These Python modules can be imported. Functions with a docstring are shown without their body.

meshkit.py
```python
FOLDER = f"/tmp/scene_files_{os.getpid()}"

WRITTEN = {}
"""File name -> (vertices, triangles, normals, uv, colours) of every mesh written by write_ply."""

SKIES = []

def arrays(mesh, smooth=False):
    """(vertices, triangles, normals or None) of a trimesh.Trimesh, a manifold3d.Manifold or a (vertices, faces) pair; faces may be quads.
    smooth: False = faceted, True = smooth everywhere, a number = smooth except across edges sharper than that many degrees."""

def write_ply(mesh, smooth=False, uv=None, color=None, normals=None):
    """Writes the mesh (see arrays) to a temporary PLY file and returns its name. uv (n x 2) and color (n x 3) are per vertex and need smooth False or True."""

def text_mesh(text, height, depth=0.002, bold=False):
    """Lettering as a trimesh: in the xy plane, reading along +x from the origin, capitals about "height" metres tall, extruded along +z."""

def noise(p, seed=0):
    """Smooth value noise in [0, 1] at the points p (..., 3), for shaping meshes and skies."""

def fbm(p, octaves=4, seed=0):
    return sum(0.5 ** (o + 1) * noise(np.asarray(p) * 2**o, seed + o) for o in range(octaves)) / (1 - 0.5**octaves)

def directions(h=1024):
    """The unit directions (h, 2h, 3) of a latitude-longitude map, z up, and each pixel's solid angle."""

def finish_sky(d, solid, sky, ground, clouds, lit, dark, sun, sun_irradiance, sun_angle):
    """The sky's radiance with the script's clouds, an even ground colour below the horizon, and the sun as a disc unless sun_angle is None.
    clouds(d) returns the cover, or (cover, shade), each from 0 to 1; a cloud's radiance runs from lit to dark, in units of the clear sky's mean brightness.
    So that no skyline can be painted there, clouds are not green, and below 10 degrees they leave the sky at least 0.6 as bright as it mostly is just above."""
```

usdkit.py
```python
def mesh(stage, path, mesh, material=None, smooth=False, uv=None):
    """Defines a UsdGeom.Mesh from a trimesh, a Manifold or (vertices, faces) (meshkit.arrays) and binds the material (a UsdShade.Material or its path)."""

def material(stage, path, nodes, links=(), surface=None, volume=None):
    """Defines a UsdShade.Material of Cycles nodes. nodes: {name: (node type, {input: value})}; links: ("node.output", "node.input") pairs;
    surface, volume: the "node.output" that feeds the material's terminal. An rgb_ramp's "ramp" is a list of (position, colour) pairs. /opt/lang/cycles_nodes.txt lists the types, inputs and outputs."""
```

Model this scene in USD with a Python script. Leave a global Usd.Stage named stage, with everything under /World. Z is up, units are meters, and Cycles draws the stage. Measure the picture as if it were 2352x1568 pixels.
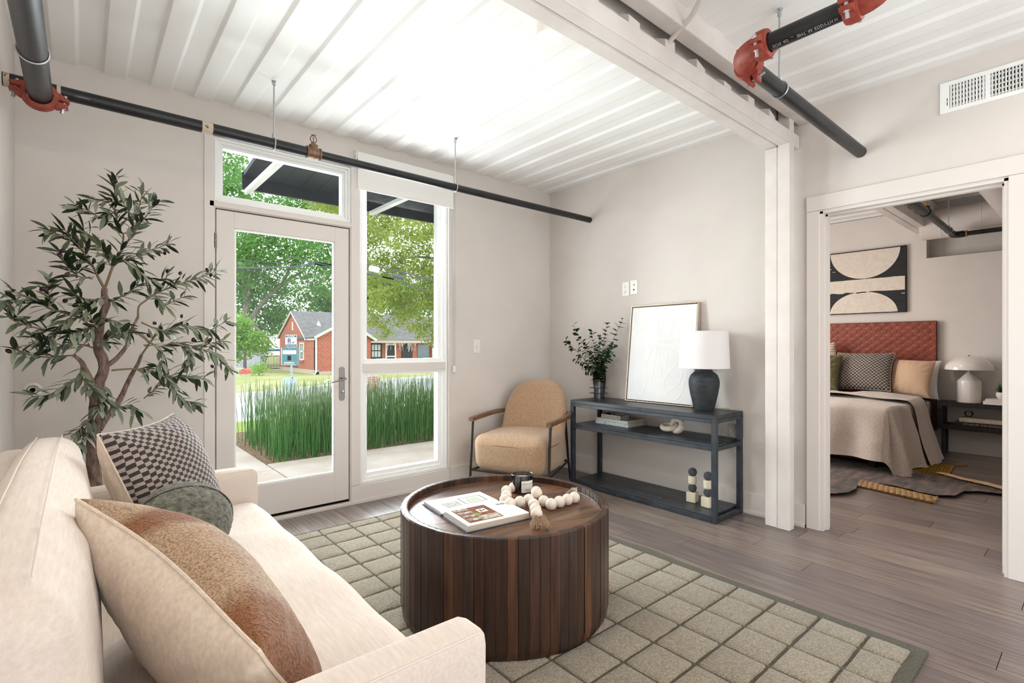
import math, random
import numpy as np, trimesh, usdkit, meshkit
from pxr import Usd, UsdGeom, UsdLux, UsdShade, Gf, Sdf, Vt
from shapely.geometry import Polygon, LineString, box as sbox
from shapely import union_all

PI = math.pi
stage = Usd.Stage.CreateInMemory()
UsdGeom.SetStageUpAxis(stage, 'Z'); UsdGeom.SetStageMetersPerUnit(stage, 1.0)
UsdGeom.Xform.Define(stage, '/World'); UsdGeom.Scope.Define(stage, '/World/Looks')
random.seed(7); RS = np.random.RandomState(7)

# ---------------------------------------------------------------- camera, sky, lights, exposure
def frame(path, loc, x, y, z):
    xf = UsdGeom.Xformable(stage.GetPrimAtPath(path)).AddTransformOp()
    xf.Set(Gf.Matrix4d(*x, 0, *y, 0, *z, 0, *loc, 1))
YAW = math.radians(40.3)
FWD = (math.sin(YAW), math.cos(YAW), 0.0); RGT = (math.cos(YAW), -math.sin(YAW), 0.0)
cam = UsdGeom.Camera.Define(stage, '/World/camera')
cam.CreateHorizontalApertureAttr(36.0); cam.CreateVerticalApertureAttr(24.0)
cam.CreateFocalLengthAttr(1167.0 / 2352 * 36); cam.CreateVerticalApertureOffsetAttr(9.0 / 2352 * 36)
cam.CreateClippingRangeAttr(Gf.Vec2f(0.05, 500)); cam.CreateExposureAttr(0.32)
frame('/World/camera', (0, 0, 1.185), RGT, (0, 0, 1), tuple(-c for c in FWD))

sky = UsdLux.DomeLight.Define(stage, '/World/sky')            # bright, even overcast
sky.CreateIntensityAttr(0.66); sky.CreateColorAttr(Gf.Vec3f(0.95, 0.98, 1.0))

def rect_light(name, loc, w, h, d, up, power, col):
    l = UsdLux.RectLight.Define(stage, '/World/' + name)
    l.CreateWidthAttr(w); l.CreateHeightAttr(h); l.CreateIntensityAttr(power); l.CreateColorAttr(Gf.Vec3f(*col))
    z = -np.array(d, float); z /= np.linalg.norm(z); x = np.cross(up, z); x /= np.linalg.norm(x); y = np.cross(z, x)
    frame('/World/' + name, loc, tuple(x), tuple(y), tuple(z))
def disk_light(name, loc, r, power, col, d=(0, 0, -1)):
    l = UsdLux.DiskLight.Define(stage, '/World/' + name)
    l.CreateRadiusAttr(r); l.CreateIntensityAttr(power); l.CreateColorAttr(Gf.Vec3f(*col))
    z = -np.array(d, float); x = np.cross((0, 1, 0), z); x /= np.linalg.norm(x); y = np.cross(z, x)
    frame('/World/' + name, loc, tuple(x), tuple(y), tuple(z))
# area lights for daylight at door, transom and tall window; bedroom and rear ones unseen
DAY = (0.93, 0.97, 1.0)
rect_light('daylight_door', (1.087, 3.80, 1.10), .64, 1.66, (0, -1, -.12), (0, 0, 1), 13.0, DAY)
rect_light('daylight_window', (1.99, 3.82, 1.30), .62, 2.10, (0, -1, -.12), (0, 0, 1), 14.0, DAY)
rect_light('daylight_transom', (1.087, 3.82, 2.31), .78, .30, (0, -1, -.3), (0, 0, 1), 5.0, DAY)
rect_light('daylight_rear', (1.6, -1.13, 1.35), 3.3, 2.2, (0, 1, .1), (0, 0, 1), 0.42, (1.0, 0.96, 0.92))  # out of view behind the camera, lights the room from the rear
rect_light('daylight_bedroom', (5.3, 3.66, 1.45), 1.5, 1.5, (0, -1, 0), (0, 0, 1), 7.0, (1.0, 0.97, 0.94))  # out of view, placed to light the bedroom from the left
WARM = (1.0, 0.84, 0.68)
CAN_AND_UNSEEN = [(1.63, 1.66), (0.35, 1.66), (2.75, 0.25), (1.2, 0.25)]  # first spotlight is in view; the others are unseen, lighting the room
for k, (x, y) in enumerate(CAN_AND_UNSEEN):
    disk_light('can_glow_%d' % k, (x, y, 2.585), 0.055, (150.0, 150.0, 90.0, 60.0)[k], WARM)
disk_light('bedroom_glow', (5.6, 2.2, 2.55), 0.10, 70.0, WARM)  # unseen ceiling lamp, placed to brighten the bedroom

# ---------------------------------------------------------------- helpers
TAKEN = set()
def path_of(name, parent='/World'):
    p, k = f'{parent}/{name}', 0
    while p in TAKEN:
        k += 1; p = f'{parent}/{name}_{k:03d}'
    TAKEN.add(p)
    return p
def meta(prim, label=None, cat=None, group=None, kind=None):
    for k, v in (('label', label), ('category', cat), ('group', group), ('kind', kind)):
        if v: prim.SetCustomDataByKey(k, v)
def lin(c):
    if isinstance(c, str): c = [int(c[i:i + 2], 16) for i in (1, 3, 5)]
    c = np.array(c, float) / 255
    return tuple(np.where(c <= .04045, c / 12.92, ((c + .055) / 1.055) ** 2.4))

class MB:
    def __init__(s): s.v, s.f, s.n = [], [], 0
    def add(s, v, f):
        v = np.asarray(v, float); f = np.asarray(f, int)
        if f.shape[1] == 4: f = np.vstack([f[:, [0, 1, 2]], f[:, [0, 2, 3]]])
        s.v.append(v); s.f.append(f + s.n); s.n += len(v)
        return s
    def mesh(s): return np.vstack(s.v), np.vstack(s.f)
    def box(s, x0, x1, y0, y1, z0, z1):
        v = [(x, y, z) for x in (x0, x1) for y in (y0, y1) for z in (z0, z1)]
        return s.add(v, [(0, 1, 3, 2), (4, 6, 7, 5), (0, 4, 5, 1), (2, 3, 7, 6), (0, 2, 6, 4), (1, 5, 7, 3)])
    def rbox(s, x0, x1, y0, y1, z0, z1, r=.01, k=3):
        c = np.array([(x0 + x1) / 2, (y0 + y1) / 2, (z0 + z1) / 2]); h = np.array([x1 - x0, y1 - y0, z1 - z0]) / 2
        r = min(r, h.min() * .999)
        lat = [(a, -1) for a in np.linspace(-90, 0, k + 1)] + [(a, 1) for a in np.linspace(0, 90, k + 1)]
        lon = [(q * 90 + a, sg) for q, sg in enumerate([(1, 1), (-1, 1), (-1, -1), (1, -1)]) for a in np.linspace(0, 90, k + 1)]
        v = []
        for a, sz in lat:
            for b, (sx, sy) in lon:
                d = np.array([math.cos(math.radians(a)) * math.cos(math.radians(b)), math.cos(math.radians(a)) * math.sin(math.radians(b)), math.sin(math.radians(a))])
                v.append(c + np.array([sx, sy, sz]) * (h - r) + r * d)
        L, N = len(lat), len(lon)
        f = [(i * N + j, i * N + (j + 1) % N, (i + 1) * N + (j + 1) % N, (i + 1) * N + j) for i in range(L - 1) for j in range(N)]
        q = [0, k + 1, 2 * k + 2, 3 * k + 3]
        f += [tuple(q[::-1]), tuple((L - 1) * N + t for t in q)]
        return s.add(v, f)
    def tube(s, pts, r, n=8, caps=True):
        p = np.asarray(pts, float); m = len(p); r = np.broadcast_to(np.asarray(r, float), (m,))
        t = np.gradient(p, axis=0) if m > 2 else np.repeat([p[1] - p[0]], 2, 0)
        t /= np.linalg.norm(t, axis=1, keepdims=True) + 1e-12
        a = np.cross(t[0], (0, 0, 1.) if abs(t[0][2]) < .9 else (1., 0, 0)); a /= np.linalg.norm(a)
        ang = np.arange(n) * 2 * PI / n; v = []
        for i in range(m):
            a = a - t[i] * (a @ t[i]); a /= np.linalg.norm(a) + 1e-12; b = np.cross(t[i], a)
            v.append(p[i] + r[i] * (np.cos(ang)[:, None] * a + np.sin(ang)[:, None] * b))
        v = np.vstack(v)
        f = [(i * n + j, i * n + (j + 1) % n, (i + 1) * n + (j + 1) % n, (i + 1) * n + j) for i in range(m - 1) for j in range(n)]
        tri = []
        if caps:
            tri = [(0, j + 1, j) for j in range(1, n - 1)] + [((m - 1) * n, (m - 1) * n + j, (m - 1) * n + j + 1) for j in range(1, n - 1)]
        s.add(v, f)
        if tri: s.f.append(np.array(tri) + s.n - len(v))
        return s
    def lathe(s, prof, n=32, c=(0, 0, 0), axis=None):
        prof = np.asarray(prof, float); m = len(prof); ang = np.arange(n) * 2 * PI / n
        v = np.array([(r * math.cos(a), r * math.sin(a), z) for r, z in prof for a in ang])
        if axis is not None:
            z = np.array(axis, float); z /= np.linalg.norm(z); x = np.cross((0, 0, 1.) if abs(z[2]) < .9 else (1., 0, 0), z); x /= np.linalg.norm(x)
            v = v @ np.stack([x, np.cross(z, x), z])
        f = [(i * n + j, i * n + (j + 1) % n, (i + 1) * n + (j + 1) % n, (i + 1) * n + j) for i in range(m - 1) for j in range(n)]
        return s.add(v + np.array(c), f)
    def ball(s, c, r, n=12):
        r = np.broadcast_to(np.asarray(r, float), (3,))
        a = np.linspace(-PI / 2, PI / 2, n // 2 + 1); b = np.arange(n) * 2 * PI / n
        v = np.array([(math.cos(x) * math.cos(y), math.cos(x) * math.sin(y), math.sin(x)) for x in a for y in b]) * r + np.array(c)
        f = [(i * n + j, i * n + (j + 1) % n, (i + 1) * n + (j + 1) % n, (i + 1) * n + j) for i in range(n // 2) for j in range(n)]
        return s.add(v, f)
    def prism(s, poly, h0, h1, axes='xyz'):
        """Extrudes a shapely polygon or point list; axes names the world axes of (u, v, height)."""
        if not hasattr(poly, 'geom_type'): poly = Polygon(poly)
        for g in getattr(poly, 'geoms', [poly]):
            if g.is_empty or g.geom_type != 'Polygon': continue
            m = trimesh.creation.extrude_polygon(g, h1 - h0, engine='earcut'); v = np.array(m.vertices); v[:, 2] += h0
            o = np.zeros_like(v)
            for k, a in enumerate(axes): o[:, 'xyz'.index(a)] = v[:, k]
            f = np.array(m.faces)
            if axes in ('xzy', 'yxz', 'zyx'): f = f[:, ::-1]
            s.add(o, f)
        return s
    def grid(s, P, wrap=False):
        """P: (a, b, 3) points."""
        P = np.asarray(P, float); a, b = P.shape[:2]; J = b if wrap else b - 1
        f = [(i * b + j, i * b + (j + 1) % b, (i + 1) * b + (j + 1) % b, (i + 1) * b + j) for i in range(a - 1) for j in range(J)]
        return s.add(P.reshape(-1, 3), f)
    def move(s, R=None, t=(0, 0, 0)):
        s.v = [(v @ np.asarray(R).T if R is not None else v) + np.array(t) for v in s.v]
        return s
    def merge(s, o):
        v, f = o.mesh(); return s.add(v, f)

def rotz(a): c, d = math.cos(a), math.sin(a); return np.array([[c, -d, 0], [d, c, 0], [0, 0, 1]])
def rotx(a): c, d = math.cos(a), math.sin(a); return np.array([[1, 0, 0], [0, c, -d], [0, d, c]])
def roty(a): c, d = math.cos(a), math.sin(a); return np.array([[c, 0, d], [0, 1, 0], [-d, 0, c]])
def basis(x, y, z): return np.stack([x, y, z], 1)          # columns

def obj(name, mb, material, parent='/World', smooth=40, label=None, cat=None, group=None, kind=None):
    p = path_of(name, parent)
    m = usdkit.mesh(stage, p, mb.mesh() if isinstance(mb, MB) else mb, material, smooth)
    meta(m.GetPrim(), label, cat, group, kind)
    return p
def thing(name, label, cat, loc=(0, 0, 0), rz=0.0, group=None, kind=None):
    p = path_of(name); x = UsdGeom.Xform.Define(stage, p)
    x.AddTranslateOp().Set(Gf.Vec3d(*loc)); x.AddRotateZOp().Set(math.degrees(rz))
    meta(x.GetPrim(), label, cat, group, kind)
    return p
def copy_of(src, loc, rz=0.0, label=None, cat=None, group=None):
    base = src.rsplit('/', 1)[1]
    p = path_of(base); x = UsdGeom.Xform.Define(stage, p)
    was = stage.GetPrimAtPath(src).GetCustomData()
    x.GetPrim().GetReferences().AddInternalReference(src); x.GetPrim().SetInstanceable(True)
    ops = {o.GetOpName(): o for o in x.GetOrderedXformOps()}
    x.ClearXformOpOrder(); x.AddTranslateOp().Set(Gf.Vec3d(*loc)); x.AddRotateZOp().Set(math.degrees(rz))
    meta(x.GetPrim(), label or was['label'], cat or was['category'], group or was.get('group'))
    return p

MATS = {}
def mat(name, col, rough=.6, spec=.4, metal=0., col2=None, ns=(5, 5, 5), ramp=(.35, .65), det=4., rnd=0., isl=0.,
        bump=0., bs=(200, 200, 200), bdist=.002, bdet=3., sheen=0., coat=0., trans=0., sss=0., emit=0., extra=None):
    if name in MATS: return MATS[name]
    n = {'p': ('principled_bsdf', {'base_color': lin(col), 'roughness': rough, 'specular_ior_level': spec, 'metallic': metal}), 'tc': ('texture_coordinate', {})}
    L, src = [], None
    if sheen: n['p'][1]['sheen_weight'] = sheen
    if coat: n['p'][1].update(coat_weight=coat, coat_roughness=.08)
    if trans: n['p'][1]['transmission_weight'] = trans
    if sss: n['p'][1].update(subsurface_weight=sss, subsurface_scale=.02)
    if emit: n['p'][1].update(emission_strength=emit, emission_color=lin(col))
    if col2 is not None:
        n['m1'] = ('mapping', {'scale': ns}); n['n1'] = ('noise_texture', {'scale': 1., 'detail': det, 'roughness': .6})
        n['r1'] = ('rgb_ramp', {'ramp': [(ramp[0], lin(col)), (ramp[1], lin(col2))]})
        L += [('tc.object', 'm1.vector'), ('m1.vector', 'n1.vector'), ('n1.fac', 'r1.fac')]; src = 'r1.color'
    if rnd or isl:
        n['mr'] = ('map_range', {'from_min': 0., 'from_max': 1., 'to_min': 1 - (rnd or isl), 'to_max': 1 + (rnd or isl)})
        n['hv'] = ('hsv', {'color': lin(col)})
        if rnd: n['oi'] = ('object_info', {}); L.append(('oi.random', 'mr.value'))
        else: n['ge'] = ('geometry', {}); L.append(('ge.random_per_island', 'mr.value'))
        L.append(('mr.result', 'hv.value'))
        if src: L.append((src, 'hv.color'))
        src = 'hv.color'
    if src: L.append((src, 'p.base_color'))
    if bump:
        n['m2'] = ('mapping', {'scale': bs}); n['n2'] = ('noise_texture', {'scale': 1., 'detail': bdet, 'roughness': .6})
        n['b'] = ('bump', {'strength': bump, 'distance': bdist})
        L += [('tc.object', 'm2.vector'), ('m2.vector', 'n2.vector'), ('n2.fac', 'b.height'), ('b.normal', 'p.normal')]
    surf = 'p.BSDF'
    if extra: surf = extra(n, L) or surf
    MATS[name] = usdkit.material(stage, '/World/Looks/' + name, n, L, surface=surf)
    return MATS[name]
def leaf_mat(name, col, col2, under=None, rough=.45, tl=.35):
    """Foliage: colour per leaf, light passes through."""
    n = {'g': ('geometry', {}), 'r': ('rgb_ramp', {'ramp': [(0, lin(col)), (1, lin(col2))]}), 'p': ('principled_bsdf', {'roughness': rough, 'specular_ior_level': .4}),
         't': ('translucent_bsdf', {}), 'm': ('mix_closure', {'fac': tl})}
    L = [('g.random_per_island', 'r.fac'), ('r.color', 't.color'), ('p.BSDF', 'm.closure1'), ('t.BSDF', 'm.closure2')]
    if under is not None:
        n['u'] = ('mix_color', {'b': lin(under), 'blend_type': 'mix'}); L += [('g.backfacing', 'u.fac'), ('r.color', 'u.a'), ('u.result', 'p.base_color')]
    else: L.append(('r.color', 'p.base_color'))
    MATS[name] = usdkit.material(stage, '/World/Looks/' + name, n, L, surface='m.closure')
    return MATS[name]
def glass_mat(name, tint=(1, 1, 1), ior=1.35):
    MATS[name] = usdkit.material(stage, '/World/Looks/' + name, {'t': ('transparent_bsdf', {'color': tint}), 'g': ('glossy_bsdf', {'roughness': .01, 'color': (1, 1, 1)}),
        'f': ('fresnel', {'IOR': ior}), 'm': ('mix_closure', {})}, [('f.fac', 'm.fac'), ('t.BSDF', 'm.closure1'), ('g.BSDF', 'm.closure2')], surface='m.closure')
    return MATS[name]
def text(s, h, depth=.0006, bold=False):
    m = meshkit.text_mesh(s, h, depth, bold); return np.array(m.vertices), np.array(m.faces)
def put_text(s, h, O, X, Y, width=None, depth=.0006, bold=False, center=True):
    """Lettering as an MB: origin O, reading along X, capitals along Y, extruded towards X x Y."""
    v, f = text(s, h, depth, bold); X = np.array(X, float); Y = np.array(Y, float); Z = np.cross(X, Y)
    if width: v[:, 0] *= width / (v[:, 0].max() - v[:, 0].min())
    if center: v[:, 0] -= (v[:, 0].max() + v[:, 0].min()) / 2; v[:, 1] -= h / 2
    return MB().add(np.array(O) + v @ np.stack([X, Y, Z]), f)
def cat_rom(pts, k=6):
    P = np.asarray(pts, float); P = np.vstack([2 * P[0] - P[1], P, 2 * P[-1] - P[-2]]); out = []
    for i in range(1, len(P) - 2):
        for t in np.arange(k) / k:
            a, b, c, d = P[i - 1:i + 3]
            out.append(.5 * ((2 * b) + (c - a) * t + (2 * a - 5 * b + 4 * c - d) * t ** 2 + (3 * b - a - 3 * c + d) * t ** 3))
    out.append(P[-2]); return np.array(out)
def ring(c, r, n=32, axis='z', a0=0, a1=2 * PI):
    a = np.linspace(a0, a1, n + 1); u, v = r * np.cos(a), r * np.sin(a); o = np.zeros_like(a)
    q = {'z': (u, v, o), 'y': (u, o, v), 'x': (o, u, v)}[axis]
    return np.stack(q, 1) + np.array(c)
# ---------------------------------------------------------------- materials of the room
XL, XB, YA, ZC, YR = -0.263, 3.61, 3.668, 2.715, -1.13
WB = XB + .12; XC = 7.44
m_wall = mat('wall_paint', '#dcd5cf', .85, .2, col2='#d6cfc9', ns=(2, 2, 2), bump=.12, bs=(90, 90, 90), bdist=.001)
m_trim = mat('trim_paint', '#dfd8d3', .42, .4, bump=.05, bs=(40, 40, 40), bdist=.001)
m_ceil = mat('ceiling_paint', '#f2f2f0', .55, .35, col2='#edecea', ns=(3, .6, 3), bump=.10, bs=(25, 12, 25), bdist=.002)
m_steelw = mat('white_steel', '#e2dcd7', .5, .4, col2='#d8d0ca', ns=(4, 4, 4), bump=.08, bs=(30, 30, 30), bdist=.002)
m_vinyl = mat('white_vinyl', '#f1f2f1', .3, .5)
m_black = mat('black_pipe', '#161719', .40, .45, col2='#24262a', ns=(8, 8, 8), ramp=(.4, .75), bump=.1, bs=(60, 60, 60))
m_blackg = mat('grey_black_pipe', '#2c2c2e', .38, .5, col2='#424244', ns=(6, 2, 6), ramp=(.4, .75))
m_red = mat('red_iron', '#9c4435', .55, .4, col2='#7f3528', ns=(30, 30, 30), bump=.35, bs=(90, 90, 90))
m_zinc = mat('zinc', '#b9bdc0', .35, .5, metal=.9)
m_bronze = mat('rusty_bronze', '#6d5140', .5, .4, metal=.5, col2='#8d7460', ns=(60, 60, 60))
m_nickel = mat('satin_nickel', '#8d8883', .35, .5, metal=.85)
m_brass = mat('brass', '#b28a4a', .3, .5, metal=.9)
m_tape = mat('old_tape', '#c4b4a2', .8, .2, col2='#3c322b', ns=(45, 45, 45), ramp=(.60, .66))
m_dark = mat('dark_void', '#17130f', .9, .1)
m_shade = mat('shade_cloth', '#efeeea', .8, .2, bump=.1, bs=(600, 600, 600), bdist=.0005)
m_plate = mat('wall_plate', '#e9e6e1', .35, .5)
m_glass = glass_mat('window_glass', (.93, .96, .955), 1.22)
m_plank = [mat('plank_%d' % k, a, .30, .55, col2=b, ns=(55, 2.2, 55), ramp=(.36, .66), det=6., rnd=.08, bump=.12, bs=(130, 4, 130), bdist=.001)
           for k, (a, b) in enumerate((('#655a57', '#857873'), ('#695c58', '#8c7e78'), ('#5f5552', '#7d716d'), ('#6d5f58', '#93857d')))]
m_lens = mat('lamp_lens', '#fff0dc', .5, emit=14.)
m_can = mat('lamp_can', '#f3efe9', .4)

# ---------------------------------------------------------------- floor of planks
fl = thing('floor', 'grey-brown wood plank floor running through living room and bedroom', 'floor', kind='structure')
obj('subfloor', MB().box(XL - .1, XC + .3, YR - .1, YA + .18, -.12, -.006), m_dark, fl, False)
PW = .1655; nx = 0; x = XL
while x < XC:
    y = YR - RS.uniform(0, 1.2); w = min(PW, XC + .02 - x)
    while y < YA:
        L = RS.choice([.9, 1.25, 1.6]) * RS.uniform(.85, 1.15); y1 = min(y + L, YA + .02); y0 = max(y, YR)
        if YA - y1 < .25: y1 = YA + .02
        if y1 - y0 > .05:
            b = MB(); g = .0004; c = .0009
            v = [(x + g, y0 + g, -.006), (x + w - g, y0 + g, -.006), (x + w - g, y1 - g, -.006), (x + g, y1 - g, -.006), (x + g + c, y0 + g + c, 0), (x + w - g - c, y0 + g + c, 0), (x + w - g - c, y1 - g - c, 0), (x + g + c, y1 - g - c, 0)]
            ctr = np.array([x + w / 2, (y0 + y1) / 2, 0])
            b.add(v, [(0, 1, 5, 4), (1, 2, 6, 5), (2, 3, 7, 6), (3, 0, 4, 7), (4, 5, 6, 7)])
            obj('plank', b, m_plank[RS.randint(4)], fl, False)
        y = y1
        if y1 >= YA: break
    x += PW

# ---------------------------------------------------------------- walls
def holes(x0, x1, z0, z1, hs):
    p = sbox(x0, z0, x1, z1)
    for h in hs: p = p.difference(sbox(h[0], h[2], h[1], h[3]))
    return p
def struct(name, mb, m, label, cat, smooth=False): return obj(name, mb, m, '/World', smooth, label, cat, None, 'structure')
T = (.643, 1.536, 2.10, 2.512); D = (.648, 1.527, -.1, 2.058); W = (1.609, 2.391, .133, 2.60)
struct('wall_back', MB().prism(holes(XL - .1, WB, -.02, 2.76, [T, D, W]), YA, YA + .17, 'xzy'), m_wall, 'off-white living room wall with the glass entrance door and windows', 'wall')
struct('wall_left', MB().box(XL - .1, XL, YR - .1, YA, -.02, 2.76), m_wall, 'off-white wall along the left edge behind the sofa', 'wall')
struct('wall_right', MB().prism(holes(YR, YA, -.02, 2.76, [(.335, 1.207, -.1, 2.047)]), XB, WB, 'yzx'), m_wall, 'off-white wall with the console table and the bedroom doorway', 'wall')
struct('wall_front', MB().prism(holes(XL - .1, XC, -.02, 2.76, [(-.05, 3.25, .22, 2.47)]), YR - .12, YR, 'xzy'), m_wall, 'off-white wall behind the camera with an unseen wide opening for the rear light', 'wall')  # opening is out of view, placed for the light from the rear
bw = MB().prism(holes(WB, XC + .3, -.02, 2.76, [(4.55, 6.05, .7, 2.2)]), YA, YA + .17, 'xzy')
struct('wall_bedroom_side', bw, m_wall, 'off-white bedroom side wall with a window opening out of view', 'wall')
bb = MB().box(XC, XC + .35, 1.378, YA, -.02, 2.76).box(XC, XC + .17, YR, 1.378, -.02, 2.19).box(XC + .17, XC + .35, YR, 1.378, -.02, 2.76)
struct('wall_bedroom_back', bb, m_wall, 'off-white bedroom wall behind the leather headboard with a recessed niche under the duct', 'wall')

# corrugated container roofs
def corr(x0, x1, y0, y1, z, d=.015, per=.2145, off=.080):
    xs, zs = [x0], []
    k0 = math.floor((x0 - off) / per); pts = [off + k * per + q for k in range(k0, k0 + int((x1 - x0) / per) + 3) for q in (0, .006, .016, .022, .1075, .1135, .1235, .1295)]
    pts = [x0] + [p for p in pts if x0 < p < x1] + [x1]
    def zz(p):
        t = (p - off) % per
        return z + np.interp(t, [0, .006, .016, .022, .1075, .1135, .1235, .1295, per], [d, d * .93, d * .07, 0, 0, d * .07, d * .93, d, d])
    ys = np.linspace(y0, y1, 5)
    P = np.array([[(p, y, zz(p)) for p in pts] for y in ys])
    return MB().grid(P)
struct('ceiling', corr(XL, XB, 1.44, YA + .01, ZC), m_ceil, 'white painted corrugated steel container roof above the sofa and window', 'ceiling', 50)
struct('ceiling', corr(XL, XB, YR, 1.34, ZC + .012), m_ceil, 'white painted corrugated steel container roof beyond the beam at right', 'ceiling', 50)
struct('ceiling', corr(WB, XC + .2, 1.44, YA + .01, ZC + .05), m_ceil, 'white corrugated bedroom ceiling left of the bedroom beam', 'ceiling', 50)
struct('ceiling', corr(WB, XC + .2, YR, 1.34, ZC + .05), m_ceil, 'white corrugated bedroom ceiling above the duct', 'ceiling', 50)
struct('roof_deck', MB().box(XL - .1, XC + .35, YR - .1, YA + .17, 2.80, 2.9), m_ceil, 'roof deck over the corrugated ceilings', 'roof')

# steel beam with cut corrugation, and its column
def beam(x0, x1, label, zb=2.476):
    t = thing('steel_beam', label, 'beam', kind='structure')
    obj('rail', MB().rbox(x0, x1, 1.403, 1.480, zb, zb + .085, .006, 2), m_steelw, t)
    obj('rail', MB().rbox(x0, x1, 1.325, 1.397, zb, zb + .085, .006, 2), m_steelw, t)
    obj('weld', MB().box(x0, x1, 1.39, 1.41, zb + .007, zb + .03), m_steelw, t, False)
    obj('cover_strip', MB().box(x0, x1, 1.41, 1.476, zb + .08, 2.76), m_steelw, t, False)
    obj('top_rail', MB().rbox(x0, x1, 1.255, 1.335, zb + .155, 2.76, .006, 2), m_steelw, t)
    P = []; x = x0 + .03; pr = [(0, 1.395), (.075, 1.395), (.085, 1.343), (.165, 1.343), (.17, 1.395), (.278, 1.395)]
    xs, ys, zt = [], [], []
    while x < x1 - .05:
        for dx, y in pr:
            xs.append(min(x + dx, x1)); ys.append(y); zt.append(zb + (.16 if y > 1.39 else .138 + RS.uniform(-.02, .015)))
        x += .278
    P = np.array([[(a, b, zb + .08) for a, b in zip(xs, ys)], [(a, b, c) for a, b, c in zip(xs, ys, zt)], [(a, b + .006, c) for a, b, c in zip(xs, ys, zt)]])
    obj('cut_corrugation', MB().grid(P), m_steelw, t, 30)
    return t
bt = beam(XL, 3.605, 'white painted steel container beam crossing the ceiling above the table')
beam(WB, XC, 'white painted steel beam crossing the bedroom ceiling', 2.49)
ct = thing('steel_column', 'white painted double steel post under the end of the beam', 'column', kind='structure')
obj('post', MB().rbox(3.445, 3.512, 1.403, 1.480, 0, 2.475, .006, 2), m_steelw, ct)
obj('post', MB().rbox(3.440, 3.512, 1.323, 1.397, 0, 2.70, .006, 2), m_steelw, ct)
obj('weld', MB().box(3.449, 3.50, 1.39, 1.41, 0, 2.47), m_steelw, ct, False)

# white hose and bent hooks over the beam
p = cat_rom([(1.98, 1.055, 2.715), (2.0, 1.09, 2.70), (2.07, 1.2, 2.655), (2.1, 1.30, 2.63), (2.11, 1.36, 2.60), (2.09, 1.40, 2.56)], 6)
h = thing('flexible_conduit', 'white painted flexible conduit hanging from the ceiling to the beam', 'conduit')
obj('conduit_hose', MB().tube(p, .012, 10), m_steelw, h)
q = MB()
for i in range(12): q.lathe([(0.012, -.002), (.0155, 0), (.012, .002)], 10, p[-2] + (p[-7] - p[-2]) * (i / 11), p[-3] - p[-6])
obj('ribbed_connector', q, m_steelw, h)

# ---------------------------------------------------------------- baseboards and casings
def base(name, mb, label): return struct(name, mb, m_trim, label, 'baseboard', 30)
def brd_x(x0, x1, y, s, h=.148): return MB().box(x0, x1, min(y, y + s * .016), max(y, y + s * .016), 0, h - .006).box(x0, x1, min(y, y + s * .011), max(y, y + s * .011), h - .006, h).box(x0, x1, min(y, y + s * .026), max(y, y + s * .026), 0, .018)
def brd_y(y0, y1, x, s, h=.148): return MB().box(min(x, x + s * .016), max(x, x + s * .016), y0, y1, 0, h - .006).box(min(x, x + s * .011), max(x, x + s * .011), y0, y1, h - .006, h).box(min(x, x + s * .026), max(x, x + s * .026), y0, y1, 0, .018)
base('baseboard_back', brd_x(XL, .63, YA, -1).merge(brd_x(2.41, XB, YA, -1)), 'white baseboard under the window wall')
base('baseboard_left', brd_y(YR, YA, XL, 1), 'white baseboard behind the sofa')
base('baseboard_right', brd_y(1.29, YA, XB, -1).merge(brd_y(YR, .22, XB, -1)), 'white baseboard behind the console table')
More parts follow.
